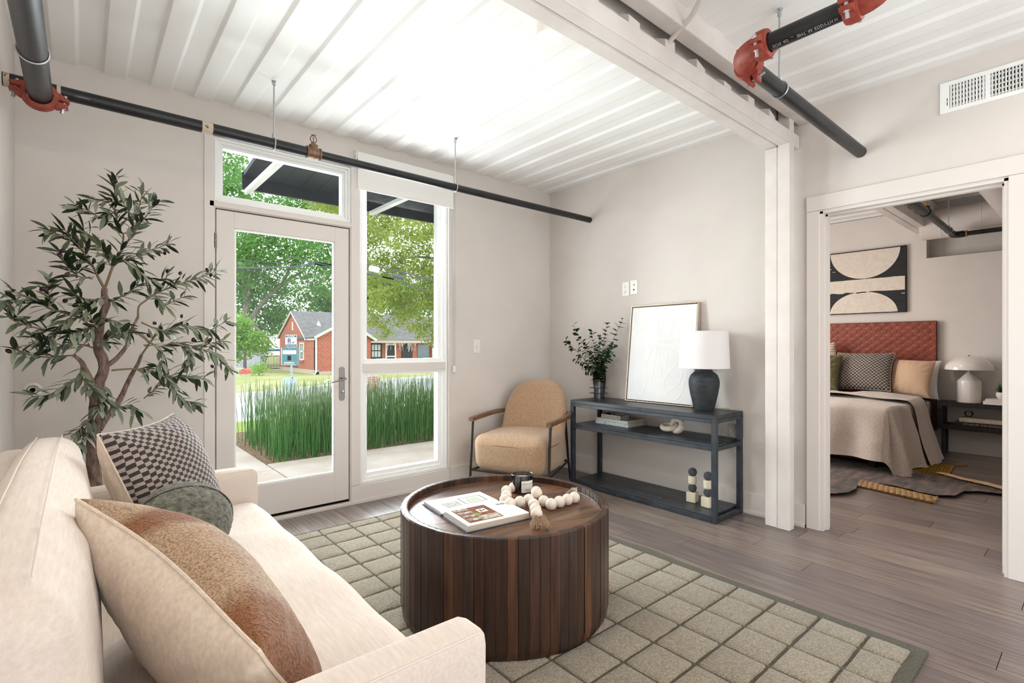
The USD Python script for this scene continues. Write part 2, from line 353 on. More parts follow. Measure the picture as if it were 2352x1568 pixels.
base('baseboard_bedroom_back', brd_y(YR, YA, XC, -1), 'white baseboard behind the nightstand')
# door and window casings of the entrance unit (flush boards)
tr = thing('trim_1', 'wide flat painted boards framing the entrance door and tall window', 'trim', kind='structure')
for b in ((1.534, 2.409, 0, .131), (1.534, 1.606, .135, 2.63), (.615, 1.534, 2.064, 2.098), (.585, .640, 0, 2.53), (2.394, 2.409, .135, 2.60), (.645, 1.534, 2.515, 2.53)):
    obj('board', MB().rbox(b[0], b[1], YA - .008, YA + .01, b[2], b[3], .0018, 1), m_trim, tr, 30)
obj('shoe_moulding', MB().box(1.53, 2.41, YA - .024, YA, 0, .02), m_trim, tr, False)
# bedroom door casing
tr = thing('trim_2', 'white flat casing boards around the open bedroom doorway', 'trim', kind='structure')
obj('casing_board', MB().rbox(XB - .018, XB, 1.205, 1.280, 0, 2.046, .002, 1), m_trim, tr, 30)
obj('casing_board', MB().rbox(XB - .018, XB, .225, .337, 0, 2.046, .002, 1), m_trim, tr, 30)
obj('casing_board', MB().rbox(XB - .020, XB, .225, 1.280, 2.047, 2.142, .002, 1), m_trim, tr, 30)
jb = MB().box(XB - .004, WB + .004, 1.188, 1.2075, 0, 2.04).box(XB - .004, WB + .004, .335, .3545, 0, 2.04).box(XB - .004, WB + .004, .335, 1.2075, 2.026, 2.047)
jb.box(XB + .045, XB + .08, 1.176, 1.189, 0, 2.03).box(XB + .045, XB + .08, .354, .366, 0, 2.03).box(XB + .045, XB + .08, .354, 1.189, 2.014, 2.027)
obj('jamb', jb, m_trim, tr, False)

# ---------------------------------------------------------------- entrance door
def ringframe(x0, x1, z0, z1, w, y0, y1, r=.002):
    mb = MB()
    for b in ((x0, x0 + w, z0, z1), (x1 - w, x1, z0, z1), (x0 + w, x1 - w, z0, z0 + w), (x0 + w, x1 - w, z1 - w, z1)): mb.rbox(b[0], b[1], y0, y1, b[2], b[3], r, 1)
    return mb
d = thing('door_1', 'white painted entrance door with one large clear glass pane', 'door', kind='structure')
y0, y1 = YA + .004, YA + .048
obj('stile', MB().rbox(.654, .757, y0, y1, .042, 2.050, .0015, 1), m_trim, d, 30)
obj('stile', MB().rbox(1.416, 1.520, y0, y1, .042, 2.050, .0015, 1), m_trim, d, 30)
obj('top_rail', MB().rbox(.757, 1.416, y0, y1, 1.944, 2.050, .0015, 1), m_trim, d, 30)
obj('bottom_rail', MB().rbox(.757, 1.416, y0, y1, .042, .251, .0015, 1), m_trim, d, 30)
obj('glazing_bead', ringframe(.757, 1.416, .251, 1.944, .012, y0 + .006, y1 - .012), m_vinyl, d, 30)
obj('glass_pane', MB().box(.76, 1.413, y0 + .02, y0 + .026, .255, 1.94), m_glass, d, False)
obj('weatherstrip', MB().box(.640, .665, y1, y1 + .02, .0, 2.06).box(1.51, 1.54, y1, y1 + .02, 0, 2.06).box(.64, 1.54, y1, y1 + .02, 2.035, 2.06).box(.64, 1.54, y1 - .03, y1 + .02, .022, .040), m_dark, d, False)  # dark strip behind the slab, filling the gaps around the door
obj('threshold', MB().rbox(.60, 1.534, YA - .020, YA + .2, -.02, .022, .004, 1), m_trim, d, 30)
for z in (1.85, 1.03, .24):
    hb = MB()
    for k in range(3): hb.tube([(.6495, YA - .002, z - .045 + k * .031), (.6495, YA - .002, z - .016 + k * .031)], .0075, 10)
    obj('hinge', hb, m_nickel, d)
def plate(y, s):
    pts = [(1.467 + .0205 * math.cos(a), .903 + .104 * (1 if math.sin(a) >= 0 else -1) + .0205 * math.sin(a)) for a in np.linspace(0, 2 * PI, 32, endpoint=False)]
    return MB().prism(Polygon(pts), min(y, y + s), max(y, y + s), 'xzy')
hd = obj('door_handle', plate(y0, -.007), m_nickel, d, 30)
def lever(y, s):
    P = cat_rom([(1.475, y + s * .055, .945), (1.45, y + s * .058, .935), (1.42, y + s * .055, .930), (1.385, y + s * .05, .921), (1.372, y + s * .048, .914)], 5)
    return MB().tube(P, np.linspace(.0085, .0045, len(P)), 8).tube([(1.468, y, .940), (1.470, y + s * .058, .943)], .009, 10)
obj('lever', lever(y0, -1), m_nickel, hd); obj('outer_lever', lever(y1, 1), m_nickel, hd)
obj('thumb_turn', MB().lathe([(0, 0), (.011, 0), (.011, .012), (.006, .014), (0, .014)], 16, (1.473, y0 - .006, .845), (0, -1, 0)), m_zinc, hd)

# ---------------------------------------------------------------- windows
w1 = thing('window_1', 'transom window above the entrance door showing the dark awning', 'window', kind='structure')
w2 = thing('window_2', 'tall fixed window right of the entrance door with a low mid rail', 'window', kind='structure')
def frames(t, o, insets, zt=None):
    for k, (i, w, ya, yb) in enumerate(insets):
        obj('frame', ringframe(o[0] + i, o[1] - i, o[2] + i, o[3] - i, w, YA + ya, YA + yb), m_vinyl, t, 30)
ins = [(.001, .016, .006, .03), (.014, .02, .022, .055), (.031, .024, .04, .095)]
frames(w1, T, ins)
obj('glass_pane', MB().box(T[0] + .04, T[1] - .04, YA + .07, YA + .076, T[2] + .04, T[3] - .04), m_glass, w1, False)
ins2 = [(.001, .021, .006, .03), (.02, .024, .022, .06), (.042, .03, .045, .11)]
frames(w2, W, ins2)
a, b = W[0] + .02, W[1] - .02
obj('mid_rail', MB().rbox(a, b, YA + .0, YA + .06, .985, 1.048, .004, 2), m_trim, w2)
obj('sash_rail', MB().rbox(a, b, YA + .03, YA + .11, .957, .99, .003, 1).rbox(a, b, YA + .03, YA + .11, 1.045, 1.078, .003, 1), m_vinyl, w2, 30)
obj('glass_pane', MB().box(a + .03, b - .03, YA + .08, YA + .086, 1.06, W[3] - .05), m_glass, w2, False)
obj('glass_pane', MB().box(a + .03, b - .03, YA + .08, YA + .086, W[2] + .05, .97), m_glass, w2, False)
w3 = thing('window_3', 'bedroom side window out of view, lighting the bed wall', 'window', kind='structure')
obj('frame', ringframe(4.55, 6.05, .7, 2.2, .05, YA + .02, YA + .12), m_vinyl, w3, 30)

# ---------------------------------------------------------------- roller shade
sh = thing('roller_shade', 'white roller shade rolled up at the top of the tall window', 'roller shade', (2.0, 3.625, 2.6))
obj('shade_fabric', MB().rbox(-.428, .42, .0, .004, -.235, .03, .002, 1), m_shade, sh)
obj('roller', MB().tube([(-.428, .022, .012), (.42, .022, .012)], .022, 18), m_shade, sh)
obj('hem_bar', MB().rbox(-.428, .42, -.004, .008, -.252, -.226, .004, 2), m_shade, sh)
for s in (-.436, .428):
    br = obj('bracket', MB().prism([(.0, -.02), (.043, -.035), (.043, .045), (.01, .045), (-.003, .02)], s - .003, s + .003, 'yzx'), m_vinyl, sh, False)
    obj('end_cap', MB().lathe([(0, 0), (.016, 0), (.018, .004), (.018, .008), (0, .008)], 18, (s - (.004 if s < 0 else -.004) , .022, .012), (-1 if s < 0 else 1, 0, 0)), m_plate, br)
ICO = (np.array(trimesh.creation.icosahedron().vertices), np.array(trimesh.creation.icosahedron().faces))
ch = MB()
for dx in (.437, .449): ch.tube([(dx, .02, .01), (dx, .022, -1.60)], .0016, 6)
for dx in (.437, .449):
    for z in np.arange(0, -1.6, -.012): ch.add(ICO[0] * .0026 + (dx, .021, z), ICO[1])
c = obj('bead_chain', ch, m_zinc, sh, False)
obj('chain_tensioner', MB().rbox(.430, .456, .015, .035, -1.645, -1.59, .005, 2), m_plate, c)

# ---------------------------------------------------------------- switch, outlets, wall cap, vent
def wall_plate(label, cat, loc, rz, kind):
    t = thing(cat.replace(' ', '_'), label, cat, loc, rz)
    obj('cover_plate', MB().rbox(-.037, .037, -.006, 0, -.06, .06, .004, 2), m_plate, t)
    if kind == 'duplex':
        for z in (.022, -.022):
            r = obj('receptacle', MB().rbox(-.017, .017, -.009, -.003, z - .015, z + .015, .006, 3), m_plate, t)
            obj('slots', MB().box(-.008, -.006, -.0095, -.0085, z - .002, z + .008).box(.006, .008, -.0095, -.0085, z - .001, z + .007).lathe([(0, 0), (.0026, 0), (.0026, .0012), (0, .0012)], 10, (0, -.0088, z - .008), (0, -1, 0)), m_dark, r, False)
    elif kind == 'jack':
        obj('coax_jack', MB().lathe([(0, 0), (.007, 0), (.007, .006), (.004, .006), (.004, .012), (0, .012)], 14, (0, -.006, .022), (0, -1, 0)), m_brass, t)
        obj('phone_jack', MB().box(-.006, .006, -.0072, -.005, -.027, -.015), m_dark, t, False)
        obj('screws', MB().lathe([(0, 0), (.003, 0), (.003, .001), (0, .001)], 8, (0, -.006, .045), (0, -1, 0)).lathe([(0, 0), (.003, 0), (.003, .001), (0, .001)], 8, (0, -.006, -.045), (0, -1, 0)), m_zinc, t)
    else:
        obj('toggle', MB().rbox(-.005, .005, -.014, -.004, -.004, .012, .002, 1), m_plate, t)
        obj('toggle_slot', MB().box(-.0065, .0065, -.0068, -.005, -.013, .013), m_wall, t, False)
        obj('screws', MB().lathe([(0, 0), (.0025, 0), (.0025, .001), (0, .001)], 8, (0, -.006, .028), (0, -1, 0)).lathe([(0, 0), (.0025, 0), (.0025, .001), (0, .001)], 8, (0, -.006, -.028), (0, -1, 0)), m_zinc, t)
wall_plate('white light switch plate between the tall window and the armchair', 'light switch', (2.695, YA, 1.178), 0, 'toggle')
wall_plate('white double power outlet left of the jack plate above the framed art', 'power outlet', (XB, 2.727, 1.674), -PI / 2, 'duplex')
wall_plate('white plate with a coax jack and a data jack above the framed art', 'jack plate', (XB, 2.640, 1.682), -PI / 2, 'jack')
wall_plate('white power outlet low on the wall behind the console table', 'power outlet', (XB, 1.735, .47), -PI / 2, 'duplex')
wc = thing('wall_cap', 'round grey sprinkler escutcheon with a dark centre low on the wall behind the olive tree', 'escutcheon', (-.194, YA, .951))
obj('flange', MB().lathe([(0, .003), (.038, 0), (.038, .004), (.026, .009), (.024, .006), (0, .006)], 28, (0, 0, 0), (0, -1, 0)), m_plate, wc)
obj('cup', MB().lathe([(.024, .006), (.024, .009), (.019, .009), (.016, .002), (0, .002)], 28, (0, 0, 0), (0, -1, 0)), m_nickel, wc)
obj('plug', MB().lathe([(0, .012), (.008, .012), (.012, .007), (.012, .003)][::-1], 20, (0, 0, 0), (0, -1, 0)), m_dark, wc)

vt = thing('air_vent', 'white metal air register high on the wall above the bedroom door', 'air vent', (XB, .43, 2.535), -PI / 2)
# local: x runs along -y of the room, y towards the room is negative
obj('register_frame', MB().prism(sbox(-.178, -.083, .19, .083).difference(sbox(-.138, -.062, .005, .062)).difference(sbox(.025, -.062, .165, .062)), -.012, 0, 'xzy'), m_vinyl, vt, False)
obj('duct_boot', MB().box(-.15, .17, -.001, .0, -.07, .07), m_dark, vt, False)  # dark sheet stands in for the shade behind the louvers
for xa, xb, sg in ((-.138, .005, 1), (.025, .165, -1)):
    for i in range(11):
        u = xa + (i + .5) * (xb - xa) / 11
        obj('louver', MB().box(-.0055, .0055, -.0007, .0007, -.062, .062).move(rotz(sg * .75), (u, -.0075, 0)), m_vinyl, vt, False)
    for k in range(5):
        obj('damper_blade', MB().box(xa, xb, -.004, -.0015, -.05 + k * .025 - .006, -.05 + k * .025 + .003), m_plate, vt, False)
obj('lever_slot', MB().box(-.149, -.146, -.0128, -.011, -.045, -.005), m_dark, vt, False)
obj('lever', MB().box(-.156, -.144, -.018, -.012, -.027, -.023), m_vinyl, vt, False)

# ---------------------------------------------------------------- sprinkler pipes
def stencil(s, h, x0, c, r, axis, ang, parent, m, flip=1):
    """White stencilled lettering wrapped on a pipe along 'axis' ('x' or 'y')."""
    v, f = text(s, h, .0004); a = ang + flip * (v[:, 1] - h / 2) / r; rr = r + .0002 + v[:, 2]
    if axis == 'x': P = np.stack([x0 + v[:, 0], c[0] + rr * np.cos(a), c[1] + rr * np.sin(a)], 1)
    else: P = np.stack([c[0] + rr * np.cos(a), x0 + v[:, 0], c[1] + rr * np.sin(a)], 1)
    return obj('stencil_print', (P, f), m, parent, False)
m_print = mat('stencil_white', '#a9adb2', .8)
def hanger(x, y, zp, rp, axis, zc, label):
    t = thing('pipe_hanger', label, 'pipe hanger', (x, y, zp))
    obj('rod', MB().tube([(0, 0, rp + .02), (0, 0, zc - zp)], .0048, 8), m_zinc, t)
    obj('loop_strap', MB().tube(ring((0, 0, 0), rp + .003, 26, {'x': 'x', 'y': 'y'}[axis]), .0042, 6, False).tube([(0, 0, rp + .0), (0, 0, rp + .028)], .011, 8), m_zinc, t)
    obj('ceiling_anchor', MB().lathe([(0, 0), (.014, 0), (.014, .006), (.009, .010), (.009, .032), (0, .032)], 12, (0, 0, zc - zp), (0, 0, -1)), m_zinc, t)
    return t
PY, PZ = 3.136, 2.351
pp = thing('sprinkler_pipe', 'long thin black sprinkler pipe running in front of the window wall', 'pipe')
obj('pipe', MB().tube([(XL + .0, PY, PZ), (1.062, PY, PZ)], .030, 20).tube([(1.092, PY, PZ), (XB, PY, PZ)], .026, 20), m_black, pp)
obj('tape_wrap', MB().lathe([(.0306, 0), (.0306, .05)], 20, (.490, PY, PZ), (1, 0, 0)), m_tape, pp)
obj('tape_wrap', MB().lathe([(.0306, 0), (.0306, .014)], 20, (-.085, PY, PZ), (1, 0, 0)), m_tape, pp)
obj('tape_wrap', MB().lathe([(.0306, 0), (.0306, .02)], 20, (XL + .004, PY, PZ), (1, 0, 0)), m_tape, pp)
tee = obj('tee_fitting', MB().tube([(1.035, PY, PZ), (1.118, PY, PZ)], .034, 20).tube([(1.077, PY, PZ), (1.077, PY, PZ + .05)], .026, 18).lathe([(.034, 0), (.038, .002), (.038, .010), (.034, .012)], 20, (1.033, PY, PZ), (1, 0, 0)).lathe([(.034, 0), (.038, .002), (.038, .010), (.034, .012)], 20, (1.108, PY, PZ), (1, 0, 0)), m_bronze, pp)
sp = MB().tube([(1.077, PY, PZ + .05), (1.077, PY, PZ + .068)], .013, 12)
for s in (-1, 1): sp.tube(cat_rom([(1.077 + s * .011, PY, PZ + .066), (1.077 + s * .019, PY, PZ + .085), (1.077 + s * .012, PY, PZ + .102), (1.077, PY, PZ + .108)], 4), .003, 6)
sp.tube([(1.077, PY, PZ + .066), (1.077, PY, PZ + .1)], .003, 6).lathe([(0, 0), (.021, 0), (.021, .0015), (0, .0015)], 14, (1.077, PY, PZ + .108))
obj('sprinkler_head', sp, m_bronze, tee)
stencil('C ASTM A53', .006, -.02, (PY, PZ), .030, 'x', PI * 1.10, pp, m_print, -1)
hanger(.852, PY, PZ, .030, 'x', ZC, 'thin threaded rod hanger on the black pipe above the transom window')
hanger(2.11, PY, PZ, .026, 'x', ZC, 'thin threaded rod hanger on the black pipe beside the rolled shade')

def coupling(parent, c, ax, r, ears, name='grooved_coupling'):
    """Red grooved pipe coupling with two bolted ears: c centre, ax pipe axis, ears direction across the pipe."""
    ax = np.array(ax, float); e = np.array(ears, float); up = np.cross(ax, e); B = basis(e, up, ax)
    mb = MB().lathe([(r, -.026), (r + .016, -.024), (r + .02, -.012), (r + .02, .012), (r + .016, .024), (r, .026)], 26)
    for s in (-1, 1):
        for q in (-1, 1):
            mb.prism(Polygon([(s * (r + .006), q * .004), (s * (r + .05), q * .006), (s * (r + .052), q * .018), (s * (r + .012), q * .034)]), -.020, .020, 'xyz')
    mb.move(B, c); k = obj(name, mb, m_red, parent)
    bl = MB()
    for s in (-1, 1):
        bl.tube([(s * (r + .034), -.036, 0), (s * (r + .034), .046, 0)], .0065, 8).tube([(s * (r + .034), -.026, 0), (s * (r + .034), -.015, 0)], .0115, 6).tube([(s * (r + .034), .014, 0), (s * (r + .034), .024, 0)], .0115, 6)
    bl.move(B, c); obj('bolts', bl, m_zinc, k)
MX, MZ = -.137, 2.283
lp = thing('main_pipe', 'thick grey-black pipe hanging under the ceiling at the upper left corner', 'pipe')
obj('pipe', MB().tube([(MX, 3.03, MZ), (MX, -1.0, MZ)], .043, 24).ball((MX, 3.03, MZ), (.043, .02, .043), 20), m_blackg, lp)
coupling(lp, (MX, 3.035, MZ - .004), (0, 1, 0), .045, (.985, 0, -.17))
obj('clamp_ring', MB().tube(ring((MX, 2.60, MZ), .0455, 30, 'y'), .004, 6, False), m_zinc, lp)

rp = thing('branch_pipe', 'black pipe with red elbow fittings near the ceiling at upper right', 'pipe')
RX, RY, RZ, r_ = 2.035, .985, 2.358, .033
obj('pipe', MB().tube([(RX + .07, RY, RZ), (XB, RY, RZ)], r_, 22), m_black, rp)
obj('pipe', MB().tube([(RX, RY - .07, RZ), (RX, .57, RZ)], r_, 22), m_black, rp, label='short cross length with white stencilled lettering')
A = [(RX + .085 - .085 * math.sin(t), RY - .0 - .085 + .085 * math.cos(t) - 0, RZ) for t in np.linspace(0, PI / 2, 9)]
obj('elbow', MB().tube([(RX + .1, RY, RZ)] + A + [(RX, RY - .1, RZ)], .043, 20), m_red, rp)
coupling(rp, (RX + .105, RY, RZ), (1, 0, 0), .036, (0, .3, .954)); coupling(rp, (RX, RY - .105, RZ), (0, 1, 0), .036, (.954, 0, .3))
coupling(rp, (RX, .578, RZ), (0, 1, 0), .036, (.954, 0, .3))
obj('elbow', MB().tube([(RX, .57, RZ)] + [(RX, .55 - .085 * math.sin(t), RZ + .085 - .085 * math.cos(t)) for t in np.linspace(0, PI / 2, 8)] + [(RX, .465, ZC + .05)], .043, 20), m_red, rp)
def stencil_y(s, h, ya, yb, ang):
    v, f = text(s, h, .0004); u = v[:, 0] / v[:, 0].max(); a = ang + (v[:, 1] - h / 2) / r_; rr = r_ + .0003 + v[:, 2]
    P = np.stack([RX + rr * np.cos(a), ya + (yb - ya) * u, RZ + rr * np.sin(a)], 1)
    obj('stencil_print', (P, f[:, ::-1] if yb < ya else f), m_print, rp, False)
stencil_y('SCH. 40   _   BHT. M. EDDYTH H', .012, RY - .145, .62, PI * 1.36)
hanger(2.445, RY, RZ, r_, 'x', ZC + .012, 'thin threaded rod hanger on the pipe with red fittings')

# ---------------------------------------------------------------- cylinder ceiling lamps
for k, (x, y) in enumerate(CAN_AND_UNSEEN[:1]):
    t = thing('ceiling_spotlight', 'lit white cylinder ceiling spotlight half hidden by the beam', 'ceiling light', (x, y, 2.59))
    obj('housing', MB().lathe([(.056, .002), (.062, 0), (.065, .004), (.065, .155), (0, .155)], 32), m_can, t)
    obj('lens', MB().lathe([(.057, .012), (0, .012)], 28), m_lens, t, False)
# ---------------------------------------------------------------- living room furniture
class Thing:
    """A top-level Xform; parts are given in room coordinates and stored relative to its base."""
    def __init__(s, name, label, cat, loc=(0, 0, 0), group=None, kind=None):
        s.loc = np.array(loc, float); s.p = thing(name, label, cat, loc, 0, group, kind)
    def part(s, name, mb, m, smooth=40, under=None, **k):
        v, f = mb.mesh() if isinstance(mb, MB) else mb
        return obj(name, (v - s.loc, f), m, under or s.p, smooth, **k)

def cushion(c, h, r, n=18, bulge=(0, 0, 0), noise=0., ns=6., seed=1):
    """A soft box: centre c, half sizes h, edge radius r."""
    t = np.linspace(-1, 1, n); V, F, k = [], [], 0
    for ax in range(3):
        for sg in (-1, 1):
            u, v = np.meshgrid(t, t, indexing='ij'); q = np.zeros((n, n, 3)); q[..., ax] = sg; q[..., (ax + 1) % 3] = u; q[..., (ax + 2) % 3] = v
            F += [(k + i * n + j, k + (i + 1) * n + j, k + (i + 1) * n + j + 1, k + i * n + j + 1)[::sg] for i in range(n - 1) for j in range(n - 1)]
            V.append(q.reshape(-1, 3)); k += n * n
    q = np.vstack(V); h = np.array(h, float)
    # finer rows near the edges, where the rounding is
    e = np.sign(q) * (1 - (1 - np.abs(q)) ** 1.35)
    p = e * h; inner = np.clip(p, -(h - r), h - r); d = p - inner; L = np.linalg.norm(d, axis=1, keepdims=True)
    p = np.where(L > 1e-9, inner + r * d / np.maximum(L, 1e-9), p)
    for a in range(3):
        b, c2 = (a + 1) % 3, (a + 2) % 3
        w = (1 - np.clip(np.abs(p[:, b] / h[b]), 0, 1) ** 2) * (1 - np.clip(np.abs(p[:, c2] / h[c2]), 0, 1) ** 2)
        p[:, a] += bulge[a] * w * p[:, a] / h[a]
    m = trimesh.Trimesh(p, np.vstack([[f[:3], (f[0], f[2], f[3])] for f in F]), process=False); m.merge_vertices(digits_vertex=6)
    v = np.array(m.vertices)
    if noise: v = v + np.array(m.vertex_normals) * ((meshkit.fbm((v + np.array(c)) * ns, 3, seed) - .5) * 2 * noise)[:, None]
    return MB().add(v + np.array(c), np.array(m.faces))
def pillow(w, hh, T, n=40, pinch=.07, seed=3, wr=.006, corner=1.0, exp=.42):
    """Front and back halves of a stuffed pillow in its own frame: u to the right, v up, front +z."""
    t = np.sin(np.linspace(-1, 1, n) * PI / 2); u, v = np.meshgrid(t, t, indexing='ij')
    x = w / 2 * u * (1 - pinch * (1 - v ** 2)); y = hh / 2 * v * (1 - pinch * (1 - u ** 2))
    th = T / 2 * (np.clip((1 - u ** 2) * (1 - v ** 2), 0, 1)) ** exp
    out = []
    for s in (1, -1):
        nz = meshkit.fbm(np.stack([x * 7, y * 7, np.full_like(x, s * 3. + seed)], -1), 3, seed) - .5
        ang = np.arctan2(v, u); edge = np.clip(np.maximum(np.abs(u), np.abs(v)), 0, 1)
        fold = np.sin(ang * 17 + seed) * (edge ** 3) * (1 - edge ** 6) * 1.2
        z = s * (th + (nz * 2 + fold) * wr * np.clip(th / T * 3, 0, 1)) + .012 * np.sin(u * 2.2 + v * 1.3)
        P = np.stack([x, y, z], -1)
        out.append(MB().grid(P if s > 0 else P[::-1]))
    i = np.arange(n); per = np.vstack([np.stack([x[:, 0], y[:, 0], .012 * np.sin(u[:, 0] * 2.2 + v[:, 0] * 1.3)], 1), np.stack([x[-1], y[-1], .012 * np.sin(u[-1] * 2.2 + v[-1] * 1.3)], 1)[1:],
        np.stack([x[::-1, -1], y[::-1, -1], .012 * np.sin(u[::-1, -1] * 2.2 + v[::-1, -1] * 1.3)], 1)[1:], np.stack([x[0, ::-1], y[0, ::-1], .012 * np.sin(u[0, ::-1] * 2.2 + v[0, ::-1] * 1.3)], 1)[1:]])
    return out[0], out[1], per
def onb(n, u):
    n = np.array(n, float); n /= np.linalg.norm(n); u = np.array(u, float); u -= n * (u @ n); u /= np.linalg.norm(u)
    return basis(u, np.cross(n, u), n)

m_linen = mat('sofa_linen', '#dccfc5', .9, .15, col2='#cfc1b6', ns=(140, 14, 140), ramp=(.3, .7), bump=.35, bs=(420, 420, 420), bdist=.0012, sheen=.15)
m_piping = mat('sofa_piping', '#d9cdc4', .9, .15)
m_legw = mat('dark_leg_wood', '#3b2a20', .5, .4)
sf = Thing('sofa', 'cream linen sofa along the left wall with one long seat cushion', 'sofa', (.19, 1.78, 0))
sf.part('base', cushion((.18, 1.79, .225), (.425, .90, .105), .02, 8), m_linen)
sf.part('back_frame', cushion((-.195, 1.79, .45), (.052, .945, .345), .04, 14, noise=.003), m_linen)
arm_n = cushion((.20, .882, .348), (.448, .052, .252), .030, 18, (0.0, .004, .006), .0015, 5)
arm_f = cushion((.20, 2.685, .348), (.448, .055, .252), .030, 18, (0, .004, .006), .0015, 5, 9)
pn = sf.part('arm', arm_n, m_linen); pf = sf.part('arm', arm_f, m_linen)
def arm_piping(y, s, under):
    P = [(-.22, y, .5925), (.55, y, .594), (.60, y + .002, .592), (.628, y + .006, .580)]
    sf.part('piping', MB().tube(cat_rom(P, 5), .0026, 6), m_piping, under=under)
arm_piping(.840, -1, pn); arm_piping(2.640, -1, pf)
seat = cushion((.305, 1.785, .385), (.335, .842, .078), .06, 34, (.012, 0, .018), .0035, 4.5, 4)
v, f = seat.mesh(); v[:, 2] += np.where(v[:, 2] > .40, .004 * np.sin(v[:, 1] * 15 + v[:, 0] * 5) * np.clip((v[:, 0] - .1) * 2, 0, 1), 0)
sf.part('seat_cushion', (v, f), m_linen)
bc = cushion((-.055, 1.79, .640), (.088, .845, .195), .075, 40, (.022, .015, .035), .007, 5.5, 6)
v, f = bc.mesh()
lean = (v[:, 2] - .45) * -.10; v[:, 0] += lean
wv = np.clip((v[:, 2] - .6) * 6, 0, 1) * (.5 + .5 * np.sin(v[:, 1] * 2.2)); v[:, 2] += .0045 * wv * np.sin(v[:, 1] * 60 + 8 * np.sin(v[:, 0] * 9)); v[:, 0] += .003 * wv * np.sin(v[:, 1] * 47)
bcp = sf.part('back_cushion', (v, f), m_linen)
def crest(xo):
    k = np.abs(v[:, 0] - xo) < .03; P = []
    for y in np.linspace(1.02, 2.58, 40):
        q = v[k & (np.abs(v[:, 1] - y) < .03)]
        P.append((xo, y, (q[:, 2].max() if len(q) else .8) + .0015))
    P = np.array(P); P[:, 2] = np.convolve(np.pad(P[:, 2], 2, 'edge'), np.ones(5) / 5, 'valid'); return P
sf.part('seam', MB().tube(crest(-.055), .0019, 6), m_piping, under=bcp)
sf.part('seam', MB().tube(crest(-.125), .0018, 6), m_piping, under=bcp)
for x in (-.16, .54):
    for y in (.90, 2.68): sf.part('leg', MB().lathe([(0, 0), (.016, 0), (.024, .125), (0, .125)], 14, (x, y, 0)), m_legw)

# pillows
m_pback = mat('pillow_linen_back', '#dccdbd', .9, .1, col2='#cdbba8', ns=(90, 30, 90), bump=.3, bs=(380, 380, 380), bdist=.001, sheen=.2)
def weave_check(name, a, b, su, sv, dark, m2=None):
    def ex(n, L):
        n['mc'] = ('mapping', {'scale': (su, sv, 0.0), 'location': (.13, .21, .5)}); n['ck'] = ('checker_texture', {'scale': 1., 'color1': lin(a), 'color2': lin(b)})
        n['md'] = ('mapping', {'scale': (su * 5, sv * 9, 1)}); n['vd'] = ('noise_texture', {'scale': 1., 'detail': 2.}); n['rr'] = ('rgb_ramp', {'ramp': [(.56, (1, 1, 1)), (.66, lin(dark))]})
        n['mm'] = ('mix_color', {'blend_type': 'multiply', 'fac': .75})
        n['nw'] = ('noise_texture', {'scale': 14., 'detail': 1.}); n['wm'] = ('vector_math', {'math_type': 'multiply_add', 'vector2': (.014, .014, 0)})
        L += [('tc.object', 'nw.vector'), ('nw.color', 'wm.vector1'), ('tc.object', 'wm.vector3'), ('wm.vector', 'mc.vector'), ('mc.vector', 'ck.vector'), ('tc.object', 'md.vector'), ('md.vector', 'vd.vector'), ('vd.fac', 'rr.fac'),
              ('ck.color', 'mm.a'), ('rr.color', 'mm.b'), ('mm.result', 'p.base_color')]
    return mat(name, a, .9, .1, bump=.6, bs=(160, 160, 160), bdist=.003, sheen=.2, extra=ex)
m_check = weave_check('check_weave', '#a39892', '#413836', 54, 74, '#6d6260')
U = np.array([.50, .86, 0.]); Nn = np.array([.80, -.47, .36])
def set_pillow(name, label, C, B, w, h, T, mf, mb_, group=None, edge=None, **k):
    t = thing(name, label, 'cushion', C, 0, group); x = UsdGeom.Xformable(stage.GetPrimAtPath(t)); x.ClearXformOpOrder()
    G = np.eye(4); G[:3, :3] = np.asarray(B).T; G[3, :3] = C
    x.AddTransformOp().Set(Gf.Matrix4d(*G.ravel().tolist()))
    fr, bk, per = pillow(w, h, T, **k)
    obj('front_panel', fr, mf, t, True); obj('back_panel', bk, mb_, t, True)
    obj('edge_seam', MB().tube(per[::2], .004, 6, False), edge or mb_, t)
    return t
set_pillow('throw_pillow', 'black and taupe checked woven pillow at the window end of the sofa', (.255, 2.375, .660), onb(Nn, U), .51, .49, .24, m_check, m_pback, seed=5, pinch=.085)
def boucle(name):
    def ex(n, L):
        n['sx'] = ('separate_xyz', {}); n['nw'] = ('noise_texture', {'scale': 9., 'detail': 3.}); n['ad'] = ('math', {'math_type': 'multiply_add', 'value2': .07})
        rust, tan = lin('#8b5a36'), lin('#b39678')
        n['rp'] = ('rgb_ramp', {'ramp': [(0, rust), (.13, rust), (.22, tan), (.34, tan), (.60, tan), (.655, rust), (.715, rust), (.76, tan), (.90, tan), (.965, rust), (1, rust)]})
        n['mr'] = ('map_range', {'from_min': -.26, 'from_max': .36, 'to_min': 0., 'to_max': 1.})
        n['ms'] = ('mapping', {'scale': (260, 75, 260)}); n['sn'] = ('noise_texture', {'scale': 1., 'detail': 2.}); n['sr'] = ('rgb_ramp', {'ramp': [(.38, lin('#6d4a30')), (.56, (1, 1, 1))]})
        n['mx'] = ('mix_color', {'blend_type': 'multiply', 'fac': .55})
        L += [('tc.object', 'sx.vector'), ('tc.object', 'nw.vector'), ('nw.fac', 'ad.value1'), ('sx.x', 'ad.value3'), ('ad.value', 'mr.value'), ('mr.result', 'rp.fac'), ('tc.object', 'ms.vector'), ('ms.vector', 'sn.vector'),
              ('sn.fac', 'sr.fac'), ('rp.color', 'mx.a'), ('sr.color', 'mx.b'), ('mx.result', 'p.base_color')]
    return mat(name, '#b39678', .95, .05, bump=.9, bs=(170, 110, 170), bdist=.005, sheen=.3, extra=ex)
